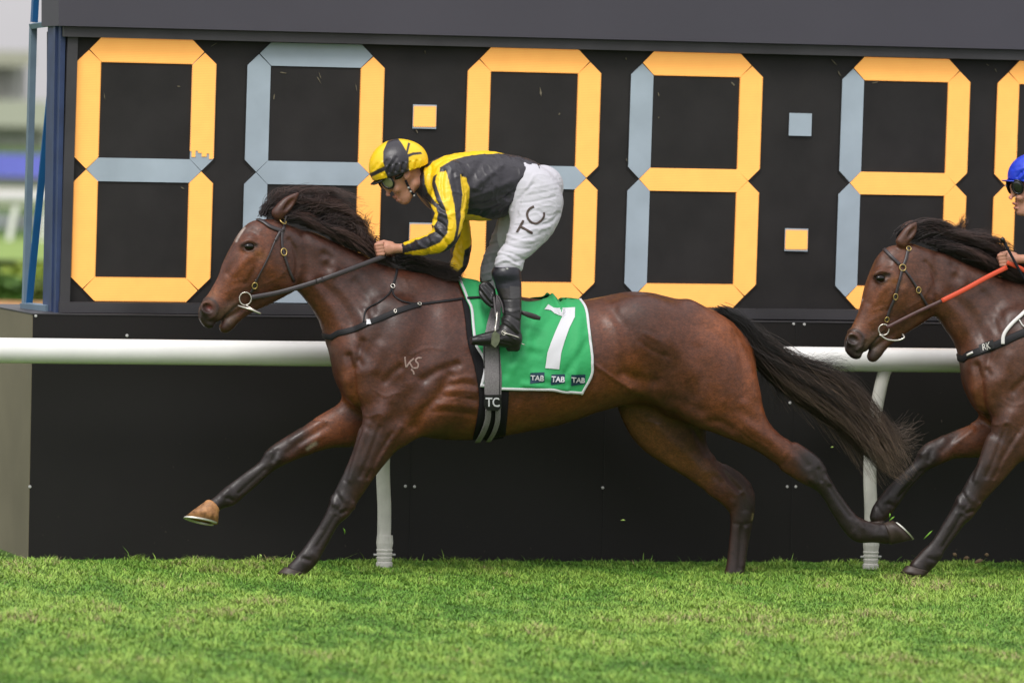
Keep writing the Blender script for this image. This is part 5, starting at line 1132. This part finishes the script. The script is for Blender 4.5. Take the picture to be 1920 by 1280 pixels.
def wrk(x, y):
    f = np.zeros_like(x)
    for (ax, ay, bx, by, w_, a) in [(985, 630, 1020, 575, 9, .010), (1000, 640, 1040, 590, 8, -.006), (958, 690, 990, 650, 9, .008), (945, 700, 960, 660, 7, -.005), (1085, 600, 1075, 700, 10, .008), (1060, 700, 1100, 640, 7, -.006), (960, 655, 1010, 665, 8, -.006), (1000, 700, 1050, 715, 8, .006), (890, 540, 905, 620, 7, .006), (905, 560, 925, 640, 6, -.004), (1034, 563, 1050, 590, 6, .014), (1050, 570, 1062, 590, 5, -.008), (980, 720, 1060, 728, 6, .008)]:
        ab = np.array([bx-ax, by-ay], float); t = np.clip(((x-ax)*ab[0]+(y-ay)*ab[1])/(ab@ab), 0, 1); d = np.hypot(x-ax-t*ab[0], y-ay-t*ab[1]); f += a*np.exp(-(d/w_)**2)
    return 1.5*f+.0025*np.sin(x*.11+y*.05)*np.sin(y*.09)
pad = coons([(866, 562), (872, 600), (877, 643), (890, 690), (898, 745), (893, 790), (886, 822)], [(905, 560), (935, 600), (940, 660), (953, 692), (953, 743), (948, 806), (944, 822)], [(866, 562), (885, 560), (905, 560)], [(886, 822), (915, 826), (944, 822)], 10, 50)
clo, BVC, CA, CN = patch('cloth', coons(Lf, Rt, Tp, Bt, 90, 64), BV1, .015, m_green, cl, .003, wrk, GRN)
# far half of the cloth: mirror of the near half
me2 = clo.data.copy()
V_ = np.empty(len(me2.vertices)*3); me2.vertices.foreach_get('co', V_); V_ = V_.reshape(-1, 3); V_[:, 1] *= -1; me2.vertices.foreach_set('co', V_.ravel()); me2.flip_normals(); me2.update()
c2 = bpy.data.objects.new('cloth', me2); COL.objects.link(c2); c2.parent = cl; c2.location = (clo.location[0], -0.0+clo.location[1]*1, clo.location[2]); 
for e_, n_e in (((slice(None), 1), 90), ((slice(None), -2), 90), ((-2, slice(None)), 90)):
    strap('binding', CA[e_]+CN[e_]*.002, .014, m_white, cl, None, th=.002, n=n_e, nrm=CN[e_])
m7 = m_wht
def lay_poly(name, poly, bv, off, m, parent, step=5):
    x0, y0 = np.min(poly, 0); x1, y1 = np.max(poly, 0)
    import bmesh
    bm = bmesh.new(); vs = [bm.verts.new((x, y, 0)) for x, y in poly]; bm.faces.new(vs)
    for ax, a, b in ((0, x0, x1), (1, y0, y1)):
        for t in np.arange(a+step, b, step):
            nrm = (1, 0, 0) if ax == 0 else (0, 1, 0); co = (t, 0, 0) if ax == 0 else (0, t, 0)
            bmesh.ops.bisect_plane(bm, geom=bm.verts[:]+bm.edges[:]+bm.faces[:], plane_co=co, plane_no=nrm)
    bm.verts.ensure_lookup_table(); V = []; last = None
    for i, v in enumerate(bm.verts): v.index = i
    for v in bm.verts:
        h = hit(bv, v.co.x, v.co.y); h = h or last; last = h; V.append(h[0]+h[1]*off if h else P(v.co.x, v.co.y, -.2))
    F = [[w_.index for w_ in f.verts] for f in bm.faces]; bm.free(); return mesh(name, V, F, m, parent)
lay_poly('number', [(1020, 580), (1027, 571), (1037, 577), (1046, 578), (1078, 577), (1078, 595), (1067, 616), (1058, 640), (1052, 661), (1048, 692), (1022, 690), (1026, 661), (1033, 642), (1041, 622), (1054, 593), (1040, 588), (1032, 582)], BVC, .004, m7, cl)
for (x0, y0, x1, y1) in ((993.5, 699, 1020.5, 718.5), (1032.5, 702, 1058.5, 720.5), (1070.5, 702.5, 1097, 722)):
    pp = lay_poly('patch', [(x0+1, y0), (x1, y0-1), (x1, y1-3), (x0, y1+1)], BVC, .0035, m_patch, cl, 6); lay_text('patch_letters', 'TAB', ((x0+x1)/2, (y0+y1)/2-.5), 10, 3, BVC, m_wht, pp, .03, .0055, 1.0)
# girth and pad
gi = empty('girth', tuple(P(920, 760, -.27))); tag(gi, 'grey and black racing girth with white letters TC round the chest of the leading horse', 'girth')
patch('pad', pad, BV1, .007, m_pad, gi, .005)
_, BVG, _a, _b = patch('web', coons([(924, 560), (905, 640), (906, 700), (907, 762)], [(938, 560), (934, 640), (938, 700), (937, 762)], [(924, 560), (931, 558), (938, 560)], [(907, 762), (922, 763), (937, 762)], 6, 40), BV1, .022, m_girth, gi, .004)
strap('strap', [(914, 764), (912, 785), (905, 805), (895, 823)], .032, m_girth, gi, BV1, .016, .003, 24); strap('strap', [(932, 764), (931, 785), (925, 805), (914, 824)], .028, m_girth, gi, BV1, .016, .003, 24)
for L in ([(907.5, 640), (908, 700), (909, 762)], [(935.5, 640), (937, 700), (936, 762)]): strap('stitching', L, .004, m_patchk, gi, BVG, .002, .001, 20)
o = lay_poly('name_patch', [(905, 737), (937, 737), (937, 757), (930, 765), (911, 765), (904, 757)], BV1, .030, m_patchk, gi); lay_text('patch_letters', 'TC', (920, 750), 16, 0, BV1, m_wht, o, .02, .033, .95)
# saddle with stirrup
sa = empty('saddle', tuple(P(930, 560, -.1))); tag(sa, 'small black racing saddle with stirrup under the yellow and black jockey', 'saddle')
F = Field(tuple(P(880, 600, 0)+np.array([0, -.33, -.02])), tuple(P(1040, 520, 0)+np.array([.05, .33, .03])), .0045)
add_rows(F, [((893, 532), (900, 560), .10, 0, .2), ((925, 547), (930, 570), .10, 0, .2), ((960, 562), (962, 580), .11, 0, .1), ((1000, 565), (1000, 580), .12, 0, 0), ((1030, 560), (1030, 574), .10, 0, 0)], ident, 0, .0)
V, Q = F.nets(1); mesh('seat', V, Q, mat('saddle leather', srgb(26, 25, 27), .3, .5, bump=(50, .3, .004)), sa, True)
F = field_for(ident, [(892, 526), (940, 580)], (-.34, -.15), .0036, .02)
add_rows(F, [((897, 534), (921, 532), .016, -.235, 0), ((896, 548), (930, 545), .02, -.25, 0), ((904, 562), (932, 560), .02, -.265, 0), ((917, 574), (932, 573), .014, -.275, 0)], ident, 0, .0)
V, Q = F.nets(1); sk = Skin(V, Q, 0, (.01, .01, .011))
for L, a in (([(900, 536), (912, 552), (922, 566)], .005), ([(906, 534), (918, 548), (928, 562)], -.005), ([(912, 533), (924, 545)], .005), ([(900, 545), (912, 560), (922, 570)], -.005), ([(925, 548), (922, 560)], .004)): sk.stroke(L, 1.8, a)
sk.apply(); sk.build('flap', m_boot, sa)
V, F2 = torus(P(913, 551, -.255), P(933, 568, -.265)-P(913, 551, -.255), (0, -.004, .045), .0028); 
strap('stirrup_leather', [P(926, 556, -.28), P(928, 575, -.30), P(930, 596, -.325)], .014, m_leather, sa, n=14)
strap('stirrup_leather', [P(934, 555, -.29), P(941, 570, -.31), P(944, 588, -.325)], .010, m_leather, sa, n=14)
mm = MB(); mm.tube(spline([P(932, 585, -.33), P(931, 600, -.345), P(929, 612, -.37), P(928.5, 622, -.378)], 12), .0045, 8); mm.tube(spline([P(932, 585, -.33), P(931, 600, -.31), P(929, 612, -.297), P(928, 622, -.293)], 12), .0045, 8)
ir = mm.build('stirrup_iron', m_steel, sa, True)
q4 = [P(922, 636, -.382), P(925, 626, -.382), P(930, 622, -.382), P(937, 627, -.382), P(937, 638, -.382), P(934, 646, -.382), P(928.5, 651.5, -.382), P(922, 646, -.382)]
mm = MB(); mm.slab(q4[::-1], .095); mm.build('tread', mat('olive tread', srgb(98, 104, 82), .6, .4, noise=(40, .2)), ir)
strap('leather_end', [P(973, 583, -.275), P(985, 588, -.29), P(1000, 593, -.295), P(1013, 597, -.295)], .026, m_leather, sa, n=18, taper=[.016, .022, .028, .028, .018])
# bridle
br = empty('bridle', tuple(P(500, 480, -.1))); tag(br, 'black leather racing bridle with brass buckles and reins on the leading horse', 'bridle')
def buckle(c, rx, ry, m, par, bv, off=.010, rr_=.0028):
    h = hit(bv, *c)
    if h is None: return
    n = h[1]; up = np.array([0, 0, 1.]); a = np.cross(up, n); a /= np.linalg.norm(a); b = np.cross(n, a); V, F = torus(h[0]+n*off, a*rx, b*ry, rr_, 20, 6); return mesh('buckle', V, F, m, par, True)
st_ = lambda nm, L, w_, n=24, off=.006: strap(nm, L, w_, m_leather, br, BV1, off, .003, n)
st_('browband', [(464, 410), (480, 412), (494, 417), (508, 426), (531, 434)], .022); st_('headpiece', [(535, 404), (533, 418), (530, 434)], .016, 10); c_ = st_('cheekpiece', [(525, 434), (515, 452), (503, 481), (490, 507), (480, 526)], .008); st_('cheekpiece', [(525, 434), (520, 443), (515, 452)], .014, 10, .008)
st_('cheekpiece', [(480, 524), (477, 536), (470, 548)], .013, 12); t_ = st_('throatlatch', [(529, 434), (528, 450), (530, 468), (536, 490), (543, 510), (551, 528)], .014)
buckle((526.5, 419), .017, .021, m_gold, br, BV1, .022); buckle((477, 534.5), .013, .016, m_gold, br, BV1); buckle((531, 473), .015, .018, m_gold, br, BV1)
V, F2 = torus(P(460, 560, -.068), (.029, -.006, 0), (0, 0, .032), .0032); bt = mesh('bit_ring', V, F2, m_steel, br, True)
mm = MB(); mm.tube([P(446, 573, -.062), P(470, 580, -.085), P(488, 587.5, -.105)], .005, 8); mm.tube([P(459, 571, -.07), P(476, 581, -.085), P(489, 588, -.10)], .0035, 8); mm.build('bit_bar', m_steel, bt, True)
RN = [P(470, 558, -.07), P(520, 549, -.088), P(564, 537, -.105), P(600, 525.5, -.118), P(640, 511, -.125), P(690, 492, -.105), P(722, 480, -.085)]
strap('rein', RN, .025, m_leather, br, n=50, th=.003); strap('rein_keeper', [P(593, 528, -.121), P(606, 523.5, -.124)], .027, m_leather, br, n=4, th=.005)
strap('rein', [P(470, 558, .07), P(564, 537, .105), P(640, 511, .125), P(735, 482, .06)], .018, m_leather, br, n=30)
strap('rein', [P(722, 470, -.07), P(735, 466, -.02), P(745, 468, .04)], .018, m_leather, br, n=10)
# breastplate
bp = empty('breastplate', tuple(P(740, 570, -.2))); tag(bp, 'thin black breastplate straps across the shoulder of the leading horse', 'breastplate')
sb_ = lambda nm, L, w_, n=30, off=.005, front=None: strap(nm, L, w_, m_web_b, bp, BV1, off, .002, n, front=front)
sb_('chest_band', [(631, 625), (662, 618), (690, 606), (720, 594), (747, 583), (771, 575), (787, 571)], .030, 50, front=.13); sb_('side_strap', [(784, 571), (832, 565), (868, 560)], .013); strap('side_strap', [(868, 560), (885, 559), (903, 558)], .013, m_web_b, bp, BVC, .006, .003, 10)
sb_('neck_strap', [(744, 490), (743, 513), (736, 538)], .012, 16); sb_('yoke_strap', [(735, 538), (729, 552), (711, 567), (692, 577), (684, 588), (682, 604)], .008); sb_('yoke_strap', [(735, 538), (739, 555), (756, 566), (784, 571)], .009)
buckle((736, 538), .010, .012, m_steel, bp, BV1); buckle((785, 571), .010, .008, m_steel, bp, BV1); buckle((741, 584), .006, .009, m_steel, bp, BV1)
lay_poly('label', [(687, 600), (696, 599), (697, 608), (688, 609.5)], BV1, .012, m_wht, bp)
# freeze brand on the shoulder
m_brand = mat('freeze brand', srgb(150, 128, 120), .6, .3)
bd = None
for L in ([(759, 669), (760, 680), (761.5, 689)], [(761.5, 689), (768, 679), (776, 672)], [(767, 679), (771, 685), (774, 690)], [(791, 671), (783, 671), (779, 676), (784, 682), (783, 689), (775, 690)], [(771, 692), (775, 697), (776, 702)]):
    strap('brand_mark', L, .0085, m_brand, horse1, BV1, .0016, .0006, 12)

# ================================================================ second horse and rider at the right edge
def shift(dx, dy): return lambda x, y: (x+dx, y+dy)
def body2(x, y): return x+1178, y+18*(1-min(max((y-750)/320, 0), 1))
def sim(cx, cy, tx, ty, deg, bumps=()):
    c_, s_ = math.cos(math.radians(deg)), math.sin(math.radians(deg))
    def f(x, y):
        X, Y = x-cx, y-cy; u, v = tx+X*c_-Y*s_, ty+X*s_+Y*c_
        for (bx, by, sx, sy_, w_) in bumps: g = math.exp(-((x-bx)**2+(y-by)**2)/w_**2); u += sx*g; v += sy_*g
        return u, v
    return f
head2 = sim(466, 412, 1656, 463, -6.9, [(467, 462, -13, 9, 24)])
NECK2 = [((1700, 448), (1737, 575), .064, 0, .1), ((1752, 460), (1762, 592), .07, 0, .15), ((1800, 480), (1779, 616), .075, 0, .2), ((1850, 500), (1794, 641), .088, 0, .28), ((1886, 514), (1807, 664), .105, 0, .35), ((1945, 530), (1820, 705), .15, 0, .4), ((2015, 548), (1842, 765), .19, 0, .4)]
NF2 = [((1880, 680), (2010, 770), .085, -.13, 0), ((1862, 760), (1990, 810), .085, -.145, 0), ((1853, 800), (1955, 840), .075, -.15, 0), ((1843, 832), (1921, 850), .062, -.145, 0), ((1826, 877), (1890, 886), .052, -.14, 0), ((1806, 910), (1869, 908), .045, -.135, 0), ((1795, 932), (1848, 932), .042, -.13, 0), ((1782, 952), (1834, 955), .045, -.13, 0), ((1772, 972), (1812, 976), .036, -.13, 0),
       ((1755, 1001), (1790, 1004), .029, -.13, 0), ((1740, 1023), (1775, 1027), .028, -.13, 0), ((1721, 1040), (1766, 1046), .036, -.13, 0), ((1708, 1053), (1750, 1064), .034, -.13, 0), ((1700, 1060), (1742, 1072), .037, -.13, 0)]
FF2 = [((1870, 735), (1930, 840), .09, .13, 0), ((1840, 778), (1880, 853), .075, .13, 0), ((1793, 805), (1812, 858), .056, .13, 0), ((1761, 820), (1782, 862), .048, .13, 0), ((1729, 836), (1757, 872), .045, .13, 0), ((1714, 864), (1735, 884), .036, .13, 0), ((1691, 886), (1716, 904), .029, .13, 0), ((1667, 910), (1699, 925), .028, .13, 0), ((1648, 932), (1686, 944), .034, .13, 0), ((1632, 955), (1671, 962), .036, .13, 0), ((1628, 970), (1658, 972), .032, .13, 0)]
mane2 = [G((1674, 440), (1690, 425), (1715, 420), (1745, 420), (1775, 430), Y=(0, -.02)), G((1700, 442), (1725, 426), (1752, 420), (1780, 426), (1800, 440), Y=(0, -.03)), G((1735, 448), (1765, 436), (1790, 438), (1815, 448), (1840, 452), Y=(0, -.03)), G((1775, 462), (1800, 448), (1825, 446), (1850, 450), (1872, 458), Y=(0, -.04)),
         G((1815, 480), (1840, 464), (1862, 460), (1880, 468), (1898, 482), Y=(0, -.04)), G((1855, 498), (1880, 488), (1900, 492), (1925, 505), (1950, 520), Y=(0, -.05)), G((1895, 512), (1920, 508), (1945, 516), (1970, 526), (2000, 540), Y=(0, -.05))]
mane2b = [G((1725, 450), (1750, 448), (1775, 458), (1800, 472), Y=(-.03, -.06)), G((1775, 465), (1800, 466), (1828, 478), (1855, 492), Y=(-.03, -.07)), G((1830, 485), (1855, 490), (1880, 504), (1910, 522), Y=(-.03, -.08)), G((1880, 508), (1905, 515), (1935, 532), (1960, 548), Y=(-.03, -.08))]
mane2c = [G((1760, 462), (1790, 468), (1820, 482), (1850, 498), Y=(0, -.03)), G((1800, 478), (1830, 484), (1860, 496), (1892, 512), Y=(0, -.03)), G((1850, 498), (1880, 506), (1910, 518), (1945, 534), Y=(0, -.03))]
mane2c = [[(x, y+k, Y) for x, y, Y in L] for k in (3, 9) for L in mane2c]
mane2w = [G((1760, 440), (1778, 435), (1790, 425), (1800, 413), (1808, 404)), G((1765, 445), (1785, 432), (1795, 445), (1800, 430), (1812, 412)), G((1785, 455), (1796, 448), (1802, 436), (1806, 424), (1806, 412)), G((1800, 455), (1820, 440), (1840, 434), (1856, 436), (1864, 430))]
tail2 = [[(x+1178, y+14, Y) for x, y, Y in L] for L in tail1]
spec2 = kw(body=body2, head=head2, Y=0.0, n=2, h=.0064, lead=False, label='reddish bay racehorse entering at the right edge with orange rein', brown=(.082, .030, .016), red=(.17, .055, .022), dark=(.05, .019, .012),
  NECK=NECK2, NEARFORE=NF2, FARFORE=FF2, foremap=shift(1174, 0), farforemap=sim(515, 855, 1743, 855, -7.5), neckmap=shift(1180, 20), earmap=ident, ears=[((1690, 455), (1706, 434), (1723, 411), -.045, -.01), ((1690, 446), (1703, 428), (1715, 408), .05, .01)],
  blaze=[([(414, 505), (404, 520), (396, 533), (389, 545)], 2.6)],
  hooves=[(ident, (1700, 1059), (1742, 1071), (1688, 1073), (1728, 1082), -.13, m_hoofd, 0, .052, False), (ident, (1630, 979), (1656, 974), (1641, 1003), (1663, 992), .13, m_hoofd, 0, .055),
          (body2, (1669, 1021), (1656, 980), (1710, 1011), (1673, 975), -.14, m_hoofd, 0.05, .058), (body2, (1352, 1090), (1392, 1090), (1338, 1118), (1390, 1118), .14, m_hoofd, 0, .055)],
  hair=[('mane_lock', mane2c, kw(n=1700, rad=.0018, spread=.008, wave=.008, seg=9, cols=HAIRC, lenr=(.6, 1.05), clump=24, seed=33)), ('tail', tail2, kw(n=500, rad=.003, spread=.026, wave=.018, seg=14, cols=TAILC, clump=20, seed=24, rootspread=.018)),
        ('mane', mane2, kw(n=2300, rad=.0019, spread=.013, wave=.018, seg=12, cols=MANEC, lenr=(.55, 1.05), clump=55, seed=28)), ('mane_lock', mane2b, kw(n=900, rad=.0018, spread=.010, wave=.012, seg=9, cols=MANEC, lenr=(.5, 1.0), clump=30, seed=29)), ('mane_lock', mane2w, kw(n=220, rad=.0014, spread=.009, wave=.014, seg=10, cols=MANEC, lenr=(.7, 1.05), clump=14, seed=30))])
horse2, BV2, SK2 = build_horse(spec2)
rider2 = build_rider(kw(body=shift(1178, 6), head=sim(729, 340, 1910, 351, 34), hand=shift(1168, 20), Y=0.0, silks=False, letters=False, headtilt=-34, jbase=(.012, .05, .50), jaccent=(.7, .7, .7), cap=(.012, .045, .55), pants=(.70, .70, .72),
    label='rider in blue cap and dark goggles on the second horse at the right edge'))
m_orein = mat('orange rubber rein', srgb(206, 78, 48), .55, .4, bump=(200, .3, .002)); m_brl = mat('brown leather', srgb(74, 44, 42), .45, .5, noise=(50, .2)); m_wstrap = mat('white strap', (.70, .68, .66, 1), .5)
b2 = empty('bridle', tuple(P(1690, 520, -.1))); tag(b2, 'brown bridle with orange rein on the second horse at the right edge', 'bridle')
s2 = lambda nm, L, w_, n=20, off=.006, m=m_leather: strap(nm, L, w_, m, b2, BV2, off, .003, n)
s2('browband', [(1655, 465), (1670, 480), (1686, 496)], .018); s2('headpiece', [(1703, 462), (1698, 486), (1692, 500)], .016, 10); s2('cheekpiece', [(1691, 505), (1687, 520), (1678, 556), (1667, 583), (1661, 602)], .015, 24); s2('throatlatch', [(1695, 505), (1708, 523), (1722, 545), (1733, 564), (1742, 579)], .013)
for c, a_, b_ in (((1703, 467), .015, .015), ((1692, 502), .020, .020), ((1678.6, 555.7), .014, .019), ((1662, 598), .014, .016), ((1721.6, 543.6), .015, .019)): buckle(c, a_*.82, b_*.82, m_gold, b2, BV2, .009, .0024)
V, F2 = torus(P(1657, 618, -.068), (.026, -.006, 0), (0, 0, .028), .0034); bt2 = mesh('bit_ring', V, F2, m_steel, b2, True)
mm = MB(); mm.tube(spline([P(1649, 627, -.066), P(1663, 636, -.075), P(1682, 638, -.085), P(1695, 633, -.09), P(1692, 626, -.07)], 24), .0048, 8); mm.build('bit_bar', m_steel, bt2, True)
strap('rein', [P(1663, 614, -.075), P(1714, 588, -.095), P(1768, 563, -.115)], .019, m_brl, b2, n=24); strap('rein', [P(1766, 564, -.116), P(1810, 542, -.125), P(1850, 520, -.115), P(1888, 501, -.10)], .025, m_orein, b2, n=24, th=.004)
strap('rein', [P(1888, 492, -.10), P(1902, 498, -.105), P(1920, 507, -.11), P(1945, 530, -.12), P(1965, 560, -.14)], .022, m_orein, b2, n=24, th=.004)
b3 = empty('breastplate', tuple(P(1850, 650, -.2))); tag(b3, 'wide black breast band with letters RK and white strap on the second horse', 'breastplate')
s3 = lambda nm, L, w_, m, n=30, off=.006: strap(nm, L, w_, m, b3, BV2, off, .004, n)
strap('chest_band', [(1813, 666), (1830, 661), (1865, 648), (1900, 632), (1935, 617), (1975, 600)], .040, m_web_b, b3, BV2, .005, .003, 50, front=.13); s3('yoke_strap', [(1880, 645), (1882, 628), (1896, 608), (1920, 587), (1950, 560)], .019, m_wstrap, 30, .013); s3('tie', [(1911, 601), (1917, 611), (1924, 616)], .006, m_wstrap, 8, .012)
pp = lay_poly('name_patch', [(1835, 648), (1863, 637), (1866, 652), (1839, 662)], BV2, .012, m_patchk, b3); lay_text('patch_letters', 'RK', (1850.5, 649.5), 11, -20, BV2, mat('silver print', srgb(190, 188, 180), .5), pp, .01, .014, 1.0, .25)
s3('label', [(1816, 666), (1826, 661)], .012, m_wstrap, 6, .012)
wp = empty('whip', tuple(P(1890, 465, -.12))); tag(wp, 'black whip handle held in the hand of the blue capped rider', 'whip')
mm = MB(); mm.tube([P(1881, 450, -.13), P(1890, 467, -.125), P(1905, 495, -.12), P(1935, 550, -.12)], .0075, 10); mm.build('shaft', m_matte, wp, True); mm = MB(); mm.tube([P(1878, 446, -.13), P(1879.5, 448.5, -.13), P(1883, 455, -.13)], [.009, .013, .010], 12); mm.build('knob', m_plast, wp, True)
# bits of turf thrown up by the hooves
for i, (x, y, l, a, c) in enumerate([(1672, 972, 12, 40, 0), (1740, 1002, 22, 45, 0), (645, 995, 12, -75, 0), (489, 1042, 8, -60, 1), (1168, 975, 8, 0, 1), (1696, 1012, 5, 30, 1), (1560, 838, 4, 20, 1), (1812, 1046, 10, 10, 2), (1790, 1040, 8, -40, 2), (1835, 1052, 16, 20, 2), (1760, 1050, 7, 60, 1), (1850, 1040, 7, -10, 2), (1668, 966, 8, 80, 0)]):
    Yc = -.14+.02*(i % 4); a = math.radians(a); d = np.array([math.cos(a), -math.sin(a)])*l/2
    m_ = [mat('cut grass', (.16, .36, .03, 1), .6), mat('pale clipping', (.30, .42, .10, 1), .6), mat('turf crumb', (.09, .06, .03, 1), .9)][c]
    g1 = strap(('grass_clipping', 'grass_clipping', 'turf_crumb')[c], [P(x-d[0], y-d[1], Yc), P(x+l*.08, y-l*.08, Yc-.01), P(x+d[0], y+d[1], Yc)], .006 if c < 2 else .014, m_, None, n=7, taper=[.002, .007, .007, .001] if c < 2 else [.008, .02, .018, .006])
    where = ('beside the raised hind hoof of the leading horse', 'between the hooves of the two horses', 'behind the planted foreleg of the leading horse', 'in front of the planted foreleg of the leading horse', 'under the belly of the leading horse', 'just below the raised hind hoof', 'under the tail against the black wall', 'above the turf, nearest behind the planted hoof of the second horse',
             'just above the turf, leftmost of the dark crumbs', 'at the right edge of the turf, largest of the crumbs', 'low over the turf left of the dark crumbs', 'highest of the dark crumbs near the right edge', 'just above the raised hind hoof sole')[i]
    tag(g1, ('green grass clipping flying ', 'tiny pale grass fragment flying ', 'dark turf crumb ')[c]+where, 'clipping', ('flying grass clippings', 'flying pale fragments', 'kicked up turf crumbs')[c])
